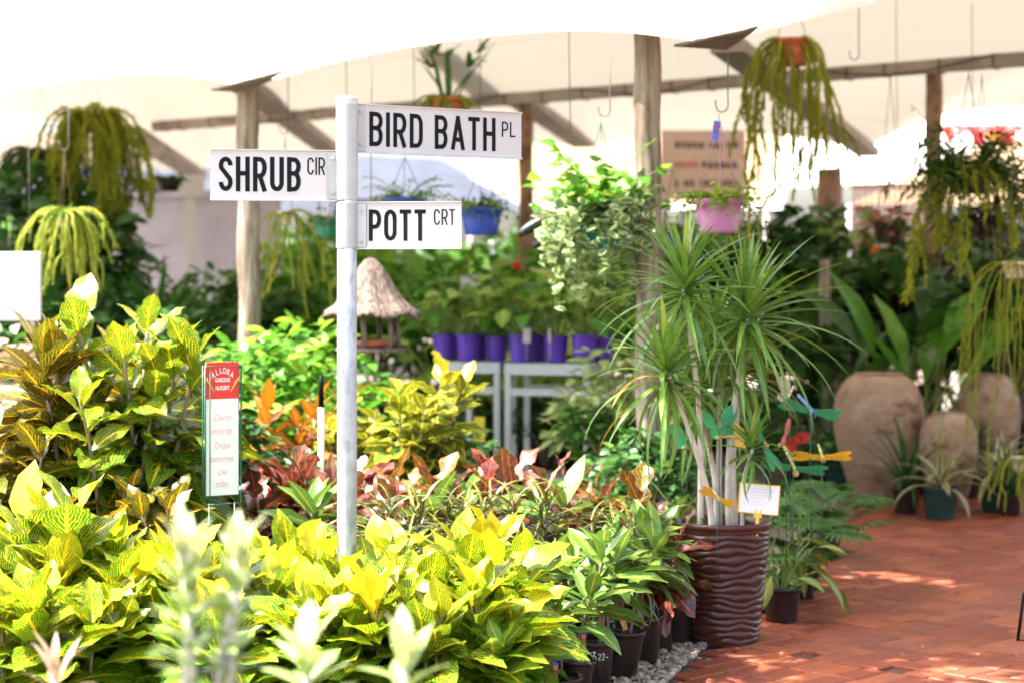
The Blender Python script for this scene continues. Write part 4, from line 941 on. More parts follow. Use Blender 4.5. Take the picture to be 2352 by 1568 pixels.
mb = MB(); lathe(mb, [(.001, .006), (.08, .006), (.105, .045), (.098, .045), (.075, .014), (.001, .014)], 26); mb.build('feed_bowl', M['terracotta'], tf)
mb = MB(); tube(mb, [(0, 0, z(596)), (0, 0, 1.9)], .003, 5); mb.build('wire', M['wire'], tf)
# ================================================================ URNS
def urn(px, py, d, H, r, label):
    o = thing('clay_urn', label, 'urn', tuple(G(px, d)), random.random() * 6, 'pale clay urns on the brick paving')
    pr = [(.001, .0), (.52, 0), (.60, .08), (.74, .22), (.90, .42), (.985, .58), (1.0, .68), (.97, .78), (.88, .87), (.74, .94), (.60, .975), (.535, .985), (.52, .99), (.545, 1.0), (.50, 1.0), (.45, .985), (.44, .94), (.001, .93)]
    zs = np.linspace(0, 1, 90); mb = MB()
    rr = []
    for i in range(len(pr) - 1):
        for k3 in range(5):
            t = k3 / 5; rr.append((pr[i][0] + (pr[i + 1][0] - pr[i][0]) * t, pr[i][1] + (pr[i + 1][1] - pr[i][1]) * t))
    rr = np.array(rr); ker = np.ones(5) / 5
    sm_ = np.stack([np.convolve(np.pad(rr[:, j], 2, 'edge'), ker, 'valid') for j in (0, 1)], -1); rr[8:-22] = sm_[8:-22]
    lathe(mb, [(max(a, .001) * r, b * H) for a, b in rr], 48, fn=lambda q, zz, a: (q + .002 * math.sin(zz * 300) * (q > .1), zz)); mb.build('urn_body', M['clay'], o); return o
urn(2018, 1155, 14.2, .93, .325, 'largest pale clay urn at the back of the brick path')
urn(2178, 1155, 13.9, .67, .205, 'smaller pale clay urn behind the cream bromeliad')
urn(2270, 1120, 14.7, .90, .235, 'clay urn half hidden behind the big-leaved ginger')
# ================================================================ HANGING BASKETS
def basket(px, py, d, rt, h, potm, label, hang, strings=3, rim=True, smat='wire', name='hanging_basket', taper=.72, group='hanging pots under the canopy'):
    """origin at the pot's bottom centre (px,py); hang = py of the hook."""
    o = thing(name, label, 'hanging plant', tuple(P(px, py, d)), random.random() * 0, group)
    mb = MB(); lathe(mb, [(.001, 0), (rt * taper, 0), (rt * (taper + .06), .015), (rt * .9, h * .55), (rt * .93, h - .03), (rt, h - .028), (rt * 1.06, h - .012), (rt * 1.07, h), (rt * .98, h), (rt * .92, h - .025), (.001, h - .03)], 30); mb.build('pot', M[potm], o)
    top = (py - hang) / F * d
    mb = MB()
    for i in range(strings):
        a = i * 2 * math.pi / strings + .5; tube(mb, [(rt * math.cos(a), rt * math.sin(a), h - .01), (0, 0, top - .03), (0, 0, top)], .0026, 5)
    mb.build('hanger', M[smat], o); return o
def sprays(o, n, z0, r0, L, lw, lm, prof='ovate', up=(20, 60), fall=1.6, every=.028, wid=.6, name='foliage', stemm='greenstem', nv=4, nu=2, droop=.4, age=(0, 1)):
    """arching stems clothed in small leaves"""
    sm, lf = MB(), MB()
    for i in range(n):
        a = i * 2.4 + random.uniform(-.4, .4); e = R(random.uniform(*up)); l = L * random.uniform(.5, 1.1); k = max(5, int(l / .03)); p = Vector((r0 * .8 * random.random() * math.cos(a), r0 * .8 * random.random() * math.sin(a), z0)); pts = [p.copy()]
        f_ = fall * random.uniform(.6, 1.25)
        for j in range(k):
            e2 = e - f_ * 1.6 * ((j + 1) / k); e2 = max(e2, -1.5)
            a += random.uniform(-.12, .12); p = p + Vector((math.cos(a) * math.cos(e2), math.sin(a) * math.cos(e2), math.sin(e2))) * (l / k); pts.append(p.copy())
        tube(sm, pts, [.0022] * len(pts), 4)
        s_ = 0
        while s_ < l:
            q = s_ / l * k; j = min(k - 1, int(q)); c = pts[j].lerp(pts[j + 1], q - j); dirn = (pts[j + 1] - pts[j]); g = math.atan2(-dirn.x, dirn.y)
            sz = lw * random.uniform(.7, 1.15) * (1 - .35 * s_ / l)
            add_leaf(lf, c, g + random.choice((-1, 1)) * random.uniform(.5, 1.6), random.uniform(-.5, .9), sz, sz * wid, prof, droop, .1, .0, random.uniform(-.7, .7), random.uniform(*age), nv=nv, nu=nu)
            s_ += every * random.uniform(.7, 1.3)
    sm.build('stem', M[stemm], o); return lf.build(name, M[lm], o)
def tassels(o, n, z0, r0, L, lm, thick=.011, up=(-10, 55), name='tassel_foliage', spike=.020, fork=True, bias=None, dens=.010):
    lf = MB()
    def strand(p, a, e, l, th):
        k = max(8, int(l / .035)); pts = [p.copy()]
        rx = random.choice((.15, .22, .3, .4))
        for j in range(k):
            e = e - (e + 1.52) * (rx * random.uniform(.8, 1.3)); a += random.uniform(-.35, .35); e += random.uniform(-.12, .12)
            p = p + Vector((math.cos(a) * math.cos(e), math.sin(a) * math.cos(e), math.sin(e))) * (l / k); p = p + Vector((random.uniform(-1, 1), random.uniform(-1, 1), 0)) * .004
            pts.append(p.copy())
            if fork and l > .25 and j > k * .35 and random.random() < .10: strand(p.copy(), a + random.uniform(-1.2, 1.2), -.6, l * random.uniform(.3, .55), th * .9)
        tube(lf, pts, [th * .55 * (1 - .4 * j / k) for j in range(k + 1)], 5, at=(random.random(), random.random()))
        m = int(l / dens)
        for j in range(m):
            q = (j + random.random()) / m * k; i = min(k - 1, int(q)); c = pts[i].lerp(pts[i + 1], q - i); d_ = (pts[i + 1] - pts[i]).normalized(); x, y = frame_at(d_); g = random.random() * 6.28
            o_ = x * math.cos(g) + y * math.sin(g); tip = c + o_ * spike * .75 + d_ * spike * .8; sd = d_.cross(o_) * spike * .17
            lf.add([tuple(c - sd), tuple(c + sd), tuple(tip)], [(0, 1, 2)], [(0, 0), (1, 0), (.5, 1)], (random.random(), random.random() * .9))
    for i in range(n):
        a = i * 2.4 + random.uniform(-.5, .5) if bias is None else random.uniform(*bias)
        strand(Vector((r0 * random.uniform(.2, .95) * math.cos(a), r0 * random.uniform(.2, .95) * math.sin(a), z0)), a, R(random.uniform(*up)), L * random.uniform(.45, 1.1), thick)
    return lf.build(name, M[lm], o)
b = basket(1652, 536, 9.95, .122, .172, 'pink_pot', 'mauve hanging pot with a trailing speckled creeper and blue tag', 262, smat='pink_pot')
sprays(b, 60, .165, .12, .20, .04, 'lime_leaf', 'round', (10, 80), 1.1, .02, .85); sprays(b, 5, .165, .12, .45, .035, 'pale', 'round', (0, 20), 2.3, .018, .85)
mb = MB(); box(mb, (0, 0, 0), (.038, .002, .10)); bt = mb.build('tag', M['blue_tag'], b, smooth=False); bt.location = (-.018, -.02, (536 - 302) / F * 9.95); bt.rotation_euler = (0, R(10), R(15))
mb = MB(); box(mb, (0, -.002, .018), (.014, .002, .022)); box(mb, (0, -.002, -.028), (.018, .002, .008)); mb.build('print', M['red_print'], bt, smooth=False)
mb = MB(); box(mb, (0, -.002, -.006), (.010, .002, .022)); mb.build('print', M['teal_pot'], bt, smooth=False)
b = basket(1380, 574, 10.7, .150, .16, 'teal_pot', 'green hanging basket overflowing with cream-edged leaves and a leafy vine', 270, smat='teal_pot')
sprays(b, 90, .155, .15, .46, .10, 'variegated', 'round', (5, 80), 2.0, .05, .78, nv=5, nu=4); sprays(b, 34, .2, .14, .46, .115, 'bright', 'heart', (40, 88), .8, .06, .95, nv=5, nu=4); sprays(b, 9, .155, .16, .66, .085, 'variegated', 'round', (-10, 20), 2.5, .06, .8, nv=5, nu=4)
b = basket(1105, 540, 12.7, .135, .17, 'blue_pot', 'blue hanging pot right of the steel post with leafy green plant', 365, smat='blue_pot')
sprays(b, 44, .16, .12, .24, .07, 'green', 'lance', (20, 80), 1.2, .03, .42)
b = basket(930, 512, 13.2, .14, .16, 'blue_pot', 'blue hanging pot mostly hidden behind the POTT street blade', 350, smat='blue_pot')
sprays(b, 56, .15, .12, .30, .05, 'bright', 'lance', (10, 75), 1.0, .026, .45)
b = basket(1030, 262, 15, .125, .12, 'terracotta', 'terracotta hanging pot holding an upright staghorn fern', 100, 0)
lf = MB()
for (x, y_, a_, l, th) in ((-.05, 0, .9, .46, 80), (.06, .02, -1.1, .52, 62), (0, .04, .2, .42, 86), (-.02, 0, 2.0, .34, 62), (.02, 0, -1.9, .36, 58)):
    add_leaf(lf, (x, y_, .10), a_, R(th), l, .055, 'strap', .3, .2, .05, age=.6)
    for k3 in range(4): add_leaf(lf, (x + l * .75 * math.cos(R(th)) * -math.sin(a_), y_ + l * .75 * math.cos(R(th)) * math.cos(a_), .10 + l * .80 * math.sin(R(th))), a_ + (k3 - 1.5) * .8, R(55 - 12 * k3), .17, .05, 'strap', .5, .2, .08, age=.4)
lf.build('antler_fronds', M['palm'], b)
tassels(b, 40, .12, .13, .36, 'tassel', .02, (-5, 50), fork=False)
b = basket(1820, 152, 13.4, .128, .18, 'terracotta', 'terracotta hanging pot with long ropey tassel-fern strands, top right', -40, 2, smat='brown_timber')
tassels(b, 30, .17, .125, 1.0, 'tassel', .020, (-40, 60), spike=.042, dens=.007); tassels(b, 7, .17, .12, .55, 'tassel', .024, (0, 20), spike=.03, bias=(2.6, 4.2))
b = basket(205, 305, 16.5, .13, .16, 'terracotta', 'terracotta hanging pot with a huge shaggy tassel fern, left', 130, 2)
tassels(b, 100, .15, .16, .86, 'tassel', .015, (-30, 85), spike=.06, dens=.008)
b = basket(95, 390, 17, .13, .16, 'black_pot', 'browning tassel fern hanging at far left', 200, 2)
tassels(b, 60, .15, .15, .75, 'tassel_brown', .02, (0, 50), spike=.03, dens=.016); tassels(b, 55, .15, .15, .5, 'fern', .02, (20, 80), spike=.05, dens=.016)
b = basket(148, 522, 12.6, .055, .09, 'cream_pot', 'small cream hanging pot with sunlit yellow-green tassels', 345, 3, smat='brown_timber')
tassels(b, 40, .085, .06, .52, 'tassel', .018, (10, 80), spike=.026); sprays(b, 8, .09, .05, .2, .05, 'bright', 'ovate', (10, 60), 1., .03, .5)
b = basket(655, 518, 14, .055, .10, 'cream_pot', 'small cream hanging pot right of the left timber post', 312, 2)
tassels(b, 14, .09, .055, .68, 'tassel', .018, (0, 60), spike=.026)
b = basket(2225, 445, 12.6, .14, .14, 'black_pot', 'dark feathery fern hanging in front of the right-hand post', 160, 2)
sprays(b, 70, .12, .14, .60, .13, 'fern', 'grass', (5, 85), 1.4, .02, .2, nv=3, nu=1); tassels(b, 30, .12, .15, .6, 'tassel', .012, (-10, 85), spike=.06, dens=.012); sprays(b, 12, .12, .1, .5, .09, 'purple', 'lance', (50, 90), .5, .06, .3)
b = basket(2255, 545, 12.9, .12, .12, 'black_pot', 'hanging pot of dark purple trailing leaves', 170, 2)
sprays(b, 46, .1, .12, .50, .10, 'purple', 'lance', (0, 80), 1.9, .035, .32); 
b = basket(2330, 640, 11.8, .07, .10, 'cream_pot', 'small pot with thin green tassels at right edge', 350, 2)
tassels(b, 30, .09, .07, .95, 'tassel', .008, (0, 50), spike=.018)
b = basket(2345, 1080, 12.6, .06, .09, 'cream_pot', 'small low pot with drooping tassels at right edge', 900, 2)
tassels(b, 22, .08, .06, .36, 'tassel', .010, (0, 50), spike=.02)
b = basket(340, 445, 19, .13, .12, 'black_pot', 'dark hanging pot before the grey board wall, left one', 330, 2, smat='wire')
sprays(b, 26, .1, .12, .18, .09, 'deep', 'ovate', (10, 70), 1.2, .03, .5)
b = basket(385, 440, 18.6, .13, .12, 'black_pot', 'dark hanging pot before the grey board wall, right one', 330, 2, smat='wire')
sprays(b, 26, .1, .12, .18, .09, 'deep', 'ovate', (10, 70), 1.2, .03, .5)
b = basket(752, 545, 13.6, .09, .12, 'teal_pot', 'green hanging pot half hidden behind the SHRUB blade with red blooms', 380, 2)
sprays(b, 26, .11, .09, .22, .05, 'green', 'ovate', (10, 75), 1.4, .03, .6); sprays(b, 7, .12, .09, .16, .035, 'flower_red', 'round', (50, 85), .2, .09, 1., name='blossom')
b = basket(1545, 585, 14.2, .11, .13, 'blue_pot', 'leafy hanging pot behind the thick timber post', 380, 2)
sprays(b, 40, .12, .11, .3, .06, 'green', 'ovate', (10, 75), 1.3, .03, .6)
# dark pods hanging left of the variegated basket
o = thing('pod_plant', 'pair of long glossy black-green pods poking out left of the variegated basket', 'plant', tuple(P(1290, 500, 11.2)))
for (ax, az, bx2, bz) in ((0, 0, -100, 42), (-25, 45, -62, 72)):
    a = Vector((ax, 0, -az)) / F * 11.2; b2 = Vector((bx2, 0, -bz)) / F * 11.2
    mb = MB(); pts = [a.lerp(b2, t) + Vector((0, -.02 * t, .02 * math.sin(t * 3))) for t in [i / 10 for i in range(11)]]
    tube(mb, pts, [.010 + .026 * math.sin(math.pi * min(1, .12 + i / 10 * .84)) ** .6 for i in range(11)], 14); mb.build('pod', M['black_leaf'], o)
mb = MB(); tube(mb, [(0, 0, 0), (.05, .02, .09), (.10, .04, .22)], .008, 7); tube(mb, [(-.06, 0, -.11), (0, 0, -.02), (.05, .02, .09)], .007, 7); mb.build('stem', M['stem'], o)
# ================================================================ OTHER PLANTS
def broad(lm, H, n, L, W, prof='heart', pot=('purple_pot', .091, .194), spread=.5, droop=.7, el=(35, 85), petiole=True, name='potted_plant', fold=.12, age=(.1, 1), wave=.03, stem='greenstem', leaf_el=(-25, 40), lms=None):
    o = thing(name, None, None); sm, lf = MB(), MB()
    ph = pot[2] if pot else 0
    for i in range(n):
        a = i * 2.4 + random.uniform(-.4, .4); t = i / n; e = R(el[0] + (el[1] - el[0]) * t + random.uniform(-8, 8)); l = (H - ph) * random.uniform(.55, 1.0)
        pts = []; p = Vector((.02 * math.cos(a), .02 * math.sin(a), max(0, ph - .04)))
        for j in range(7):
            pts.append(p.copy()); e2 = e - spread * (j / 6) ** 2; p = p + Vector((math.cos(a) * math.cos(e2), math.sin(a) * math.cos(e2), math.sin(e2))) * (l / 6)
        tube(sm, pts, [.006 * (1 - .5 * j / 6) * (H / .6) ** .5 for j in range(7)], 5)
        k = random.uniform(.65, 1.1)
        add_leaf(lf, pts[-1], a - math.pi / 2 + random.uniform(-.5, .5), R(random.uniform(*leaf_el)), L * k, W * k, prof, droop, fold, wave, random.uniform(-.4, .4), random.uniform(*age), nv=8, nu=4)
    sm.build('stem', M[stem], o); lf.build('foliage', M[lm], o)
    if pot: add_pot(o, pot[1], pot[2], pot[0])
    return o
def strappy(lm, H, n, W, pot=('black_pot', .13, .24), el=(20, 88), droop=(1.5, .5), name='potted_plant', prof='grass', trunk=0., fold=.3, two=True):
    o = thing(name, None, None); lf = MB(); ph = pot[2] if pot else 0
    z0 = ph - .02 + trunk
    for i in range(n):
        t = (i + random.random()) / n; th = R(el[0] + (el[1] - el[0]) * t ** .8); L = (H - z0) * random.uniform(.75, 1.12) * (1.25 - .25 * t)
        add_leaf(lf, (.01 * math.cos(i * 2.4), .01 * math.sin(i * 2.4), z0), i * 2.4 + random.uniform(-.3, .3), th, L, W * random.uniform(.8, 1.1), prof, droop[0] + (droop[1] - droop[0]) * t, fold, 0., random.uniform(-.2, .2), 1 - t * random.uniform(.3, 1), nv=10, nu=2, dpow=1.3)
    lf.build('foliage', M[lm], o)
    if trunk: mb = MB(); tube(mb, [(0, 0, ph - .03), (.01, 0, ph + trunk * .5), (0, 0, z0 + .02)], [.05, .04, .035], 10); mb.build('trunk', M['stem'], o)
    if pot: add_pot(o, pot[1], pot[2], pot[0])
    return o
def bush(lm, H, rx, n, L, W, prof='ovate', pot=('black_pot', .14, .26), name='potted_shrub', z0=.3, stem=True, lumps=9, dens=.35):
    o = thing(name, None, None); lf, sm = MB(), MB(); ph = pot[2] if pot else 0
    cs = []
    for i in range(lumps):
        a = i * 2.4; q = math.sqrt((i + .5) / lumps); z = z0 * H + (H * (1 - z0)) * (.25 + .62 * random.random() * (1.15 - q * .6))
        c = Vector((rx * q * .75 * math.cos(a), rx * q * .75 * math.sin(a), z)); cs.append((c, rx * random.uniform(.26, .42)))
        tube(sm, [(0, 0, max(0, ph - .04)), (c.x * .35, c.y * .35, ph + (z - ph) * .5), tuple(c)], [.014 * H, .009 * H, .004 * H], 5)
    for i in range(n):
        c, r = cs[i % lumps]; v = Vector(np.random.normal(size=3)).normalized(); k = r * (1 - dens * random.random() ** 1.5)
        p = c + Vector((v.x, v.y, v.z * .85)) * k; g = math.atan2(-v.x, v.y) + random.uniform(-.9, .9)
        add_leaf(lf, p, g, random.uniform(-.5, .9), L * random.uniform(.6, 1.15), W * random.uniform(.7, 1.1), prof, random.uniform(.2, .9), .15, 0, random.uniform(-.7, .7), random.uniform(0, 1) if v.z > 0 else random.uniform(.5, 1), nv=4, nu=2)
    sm.build('stem', M['stem'], o); lf.build('foliage', M[lm], o)
    if pot: add_pot(o, pot[1], pot[2], pot[0])
    return o
def fan(lf, c, az, el, r, n=26, w=.03, arcd=290, droop=.5):
    B = rot(az, el)
    for i in range(n):
        a = R(-arcd / 2 + arcd * (i + .5) / n); l = r * (.72 + .28 * math.cos(a * .55)) * random.uniform(.93, 1.04)
        v, f, uv = leaf_geo(l, w, 'strap', droop * random.uniform(.6, 1.3), .5, 0, 6, 2, 2.0)
        lf.add((v @ rot(-a, 0).T) @ B.T + np.asarray(c), f, uv, (random.random(), random.uniform(.2, 1)))
def fan_palm(H, n, r, pot=('black_pot', .12, .24), lm='palm', name='fan_palm'):
    o = thing(name, None, None); sm, lf = MB(), MB(); ph = pot[2]
    for i in range(n):
        a = i * 2.4 + random.uniform(-.2, .2); e = R(30 + 52 * i / n); l = (H - ph) * random.uniform(.65, 1); pts = []; p = Vector((0, 0, ph - .03))
        for j in range(6):
            pts.append(p.copy()); e2 = e - .5 * (j / 5) ** 2; p = p + Vector((math.cos(a) * math.cos(e2), math.sin(a) * math.cos(e2), math.sin(e2))) * l / 5
        tube(sm, pts, .005, 5); fan(lf, pts[-1], a - math.pi / 2, R(random.uniform(-10, 35)), r * random.uniform(.8, 1.1))
    sm.build('stem', M['greenstem'], o); lf.build('fan_leaves', M[lm], o); add_pot(o, pot[1], pot[2], pot[0]); return o
def stand(protos, k, px, d, ytop, H, label, cat='potted plant', group=None, rz=None, z=0.):
    h = EYE + (HY - ytop) / F * d - z
    return place(protos, k, G(px, d, z), random.random() * 6.28 if rz is None else rz, h / H, label, cat, group)
# purple pots on the tables
VP = [broad('caladium', .78, 20, .25, .20), broad('bright', .74, 24, .22, .14, 'heart'), broad('caladium', .68, 22, .23, .13, 'ovate', age=(.3, 1)), broad('bright', .74, 22, .20, .15)]
VG = 'plants in violet pots on the aluminium tables'
for i, (px, d, sc_, kk, l) in enumerate([(1022, 14.62, 1.0, 1, 'leafy plant in the violet pot at the left end of the tables'), (1075, 14.46, 1.0, 2, 'leafy plant in the second violet pot from the left'), (1098, 14.78, 1.0, 3, 'leafy plant in a violet pot behind the second one'), (1141, 14.5, .92, 1, 'leafy plant in the violet pot at the gap between the tables'),
        (1197, 14.28, 1.02, 2, 'plant with white label in the violet pot at the wide table middle'), (1232, 14.58, .98, 0, 'lime-leaved plant in a violet pot in the back row'), (1278, 14.2, .98, 1, 'speckled-leaved plant in the violet pot second from right in front'), (1342, 14.1, 1.04, 2, 'leafy plant in the violet pot at front right of the tables'), (1384, 14.35, .98, 3, 'leafy plant in a violet pot at the back right corner of the tables')]):
    o = place(VP, kk, G(px, d, 1.0025), random.random() * 6, sc_, l, 'potted plant', VG)
    tg = None
for px, d, l in ((1210, 14.12, 'white plant label in front of the wide-table violet pots'), (1262, 14.05, 'thin white plant label left of a violet pot')):
    o = thing('plant_label', l, 'label', tuple(P(px, 770, d)), 0, 'plant labels on the tables'); mb = MB(); box(mb, (0, 0, 0), (.055 if px < 1240 else .02, .002, .105)); mb.build('card', M['white_alu'], o, smooth=False); mb = MB(); box(mb, (0, -.002, .056), (.054 if px < 1240 else .018, .002, .014)); mb.build('green_top', M['teal_pot'], o, smooth=False)
    mb = MB(); tube(mb, [(0, .003, -.19), (0, .003, .03)], .0025, 5); mb.build('stake', M['white_alu'], o)
# fan palms, ginger, pots right of the glazed pot
FP = [fan_palm(.95, 11, .26), fan_palm(.85, 10, .25)]
for i, (px, d, y, l) in enumerate([(1850, 10.2, 1050, 'fan palm in black pot right of the glazed pot'), (1800, 9.7, 1060, 'fan palm just behind the price card'), (1905, 11.4, 1065, 'fan palm with spread fronds in front of the large urn'), (1420, 11.4, 960, 'bright fan palm left of the timber post'), (1850, 9.9, 1200, 'low fan palm at the edge of the brick path')]):
    stand(FP, i, px, d, y, .98, l, 'palm', 'fan palms')
SGp = [broad('ginger', .62, 14, .34, .085, 'lance', ('black_pot', .11, .21), .9, .9, (25, 80), leaf_el=(-45, 25), name='ginger_plant')]
for i, (px, d, y, rz, l) in enumerate([(1795, 9.25, 1165, .3, 'yellow-striped shell ginger in a square dark pot right of the glazed pot'), (1765, 9.6, 1150, 2.5, 'yellow-striped shell ginger behind the glazed pot'), (1590, 9.7, 1060, 4., 'yellow-striped ginger left of the pale trunks')]):
    stand(SGp, i, px, d, y, .66, l, 'potted plant', 'yellow-striped gingers', rz)
# right back: cream bromeliad, pots, big-leaved ginger
BRm = [strappy('cream_strap', .62, 22, .055, ('green_pot', .135, .25), (12, 80), (1.7, .9), 'bromeliad', 'strap')]
stand(BRm, 0, 2160, 13.2, 1010, .60, 'cream-striped bromeliad in a green pot at the back of the brick path', 'bromeliad')
stand(BRm, 0, 2290, 13.6, 985, .60, 'cream-striped bromeliad behind the lower right tassels', 'bromeliad')
SP = [strappy('deep', 1.0, 34, .045, ('black_pot', .14, .26)), strappy('green', 1.1, 80, .045, ('black_pot', .15, .28), (25, 88), (1.9, .7), trunk=.25), strappy('green', 1.0, 36, .05, ('green_pot', .14, .26))]
BGp = [broad('bright', 1.25, 10, .78, .26, 'lance', ('black_pot', .17, .30), .25, .45, (58, 86), leaf_el=(45, 80), name='ginger_plant', age=(.1, .8), fold=.25), broad('deep', 1.4, 13, .66, .22, 'lance', ('black_pot', .17, .30), .3, .6, (50, 85), leaf_el=(0, 70), name='ginger_plant', fold=.25)]
for i, (k3, px, d, y, l) in enumerate([(0, 2135, 14.75, 600, 'big-leaved green ginger between the two clay urns'), (1, 2075, 15.6, 560, 'dark broad-leaved ginger behind the largest urn'), (1, 2270, 16.4, 620, 'dark broad-leaved ginger at the right edge'), (1, 1985, 16.4, 620, 'dark broad-leaved ginger left of the largest urn'), (0, 2335, 16.8, 600, 'green ginger cut by the right edge of the photo'), (1, 1890, 15.2, 720, 'dark ginger right of the dracaena leaves'), (1, 2210, 17.0, 520, 'tall dark broad-leaved ginger behind the right-hand post'), (1, 2050, 17.2, 470, 'tall dark broad-leaved ginger far behind the largest urn'), (0, 1940, 17.0, 540, 'tall green ginger under the picket fence')]):
    stand(BGp, k3, px, d, y, 1.85, l, 'potted plant', 'broad-leaved gingers', (.4, 1.7, 2.9, 4.1, 5.0, .9, 2.2, 3.6, 1.2)[i])
for i, (k3, px, d, y, l) in enumerate([(0, 2080, 13.5, 920, 'dark strappy plant in black pot against the largest urn'), (1, 2230, 14.5, 900, 'dark strappy plant in black pot right of the small urn'), (0, 2320, 13.4, 960, 'dark strappy plant at the right edge of the path'), (2, 1930, 14.9, 830, 'green strappy plant left of the largest urn'), (1, 1870, 16.5, 790, 'dark grassy plant behind the dracaena'), (0, 1960, 15.6, 880, 'dark strappy plant in the shade left of the urn'),
        (1, 365, 15.5, 470, 'fountain-shaped dark ponytail plant behind the dark crotons'), (1, 470, 16.0, 545, 'second dark ponytail plant left of the timber post'), (1, 250, 17.5, 560, 'dark grassy plant at left behind the tassel pot'), (0, 160, 15.0, 640, 'dark strappy plant right of the white board')]):
    stand(SP, k3, px, d, y, (1.15, 1.3, 1.15)[k3], l, 'potted plant', 'dark strappy plants')
# shrubs in the shade house
BU = [bush('green', 1.1, .42, 900, .10, .05), bush('deep', 1.1, .45, 900, .11, .055), bush('bright', 1.05, .45, 800, .12, .06), bush('pinkgreen', .7, .35, 520, .07, .04, 'ovate'), bush('purple', .9, .38, 500, .11, .05, 'lance'), bush('pale', 1.0, .4, 500, .11, .055)]
BH = (1.1, 1.1, 1.05, .7, .9, 1.0)
for k3, px, d, y, l in [
  (1, 30, 16.5, 340, 'tall dark shrub at the far left edge'), (1, 150, 17, 480, 'dark shrub behind the sunlit tassel pot'), (1, 60, 14.6, 600, 'dark shrub behind the white board'), (1, 250, 15.5, 640, 'dark shrub above the left crotons'), (0, 545, 18.5, 560, 'green shrub left of the timber post'), (1, 420, 14, 680, 'dark low shrub above the verse sign'),
  (3, 60, 11.6, 735, 'pink-leaved plant below the white board'), (3, -5, 11.2, 760, 'pink-leaved plant at the left edge'), (2, 640, 11.6, 775, 'light green shrub right of the timber post foot'), (2, 720, 12.4, 755, 'light green shrub left of the thatched feeder'), (2, 560, 11.2, 800, 'light green shrub left of the timber post foot'),
  (2, 650, 19, 590, 'green shrub behind the cream tassel pot'), (2, 740, 21, 520, 'sunlit shrub behind the steel post'), (2, 880, 18.5, 600, 'green shrub behind the thatched feeder'), (2, 960, 20.5, 560, 'bright shrub behind the POTT blade'), (2, 1080, 18, 590, 'green shrub behind the violet pots'), (2, 1180, 21, 560, 'bright shrub far behind the violet pots'), (2, 1300, 19, 590, 'green shrub behind the variegated basket'), (2, 1400, 17.5, 600, 'bright shrub left of the thick post'),
  (5, 1420, 12.6, 800, 'pale green shrub at the right end of the tables'), (0, 1415, 12.2, 880, 'green shrub below the right table end'), (2, 1560, 20, 540, 'bright shrub right of the thick post'), (2, 1660, 18.5, 560, 'bright shrub below the mauve pot'), (0, 1760, 19, 470, 'green shrub right of the mauve pot'), (1, 1880, 18, 440, 'dark shrub under the big tassel plant'), (0, 1960, 17.6, 455, 'green shrub under the picket fence'), (4, 2080, 17.5, 480, 'dark pink shrub left of the right-hand post'), (5, 1990, 18, 500, 'pale green shrub beneath the picket fence'),
  (1, 2260, 17.5, 470, 'dark shrub behind the purple trailing pot'), (0, 1800, 16, 640, 'green shrub behind the dracaena crown'), (1, 1780, 13.5, 900, 'dark shrub behind the insect ornaments'), (1, 2350, 16, 520, 'dark shrub at the right edge'), (0, 1500, 13.2, 900, 'green shrub behind the dracaena leaves, left'), (1, 1090, 15.2, 900, 'dark shrub under the narrow table'), (1, 1250, 15.0, 880, 'dark shrub under the wide table'),
  (1, 960, 12.2, 950, 'dark shrub behind the gold-blotched croton'), (1, 1480, 10.2, 960, 'dark green shrub at the foot of the thick post'), (1, 1000, 11.0, 930, 'dark green shrub left of the table legs'), (1, 560, 9.8, 930, 'dark green shrub behind the verse sign')]:
    stand(BU, k3, px, d, y, BH[k3], l, 'shrub', 'shrubs in the nursery')
# pinkish caladium hanging in the shade right
b = basket(2045, 560, 14.6, .12, .13, 'black_pot', 'dark hanging pot of pink-leaved caladium left of the right-hand post', 170, 2)
sprays(b, 16, .12, .1, .30, .15, 'pink', 'heart', (0, 80), 1.2, .11, .75); sprays(b, 12, .12, .1, .3, .1, 'deep', 'heart', (0, 80), 1.6, .06, .75)
# big lime leaves behind the feeder
BL_ = [broad('bright', 1.7, 9, .55, .20, 'lance', ('black_pot', .16, .28), .4, .5, (55, 88), leaf_el=(-10, 60), name='banana_plant')]
for px, d, y, l in ((1010, 17.5, 560, 'broad lime-leaved banana plant behind the POTT blade'), (900, 22, 580, 'broad lime-leaved plant far behind the feeder'), (1230, 16.5, 600, 'broad lime-leaved plant behind the violet pots')): stand(BL_, 0, px, d, y, 1.95, l, 'potted plant', 'broad lime-leaved plants')
CLb = [broad('caladium', .9, 11, .30, .25, 'heart', ('black_pot', .14, .26), .5, .5, leaf_el=(-40, 50), name='caladium')]
for px, d, y, l in ((1215, 15.6, 615, 'large lime caladium standing behind the violet pots'), (1130, 15.8, 640, 'lime caladium left of the large one'), (1330, 15.9, 650, 'lime caladium right of the large one'), (1050, 16.0, 660, 'lime caladium at the left end behind the violet pots')): stand(CLb, 0, px, d, y, 1.0, l, 'potted plant', 'lime caladiums')
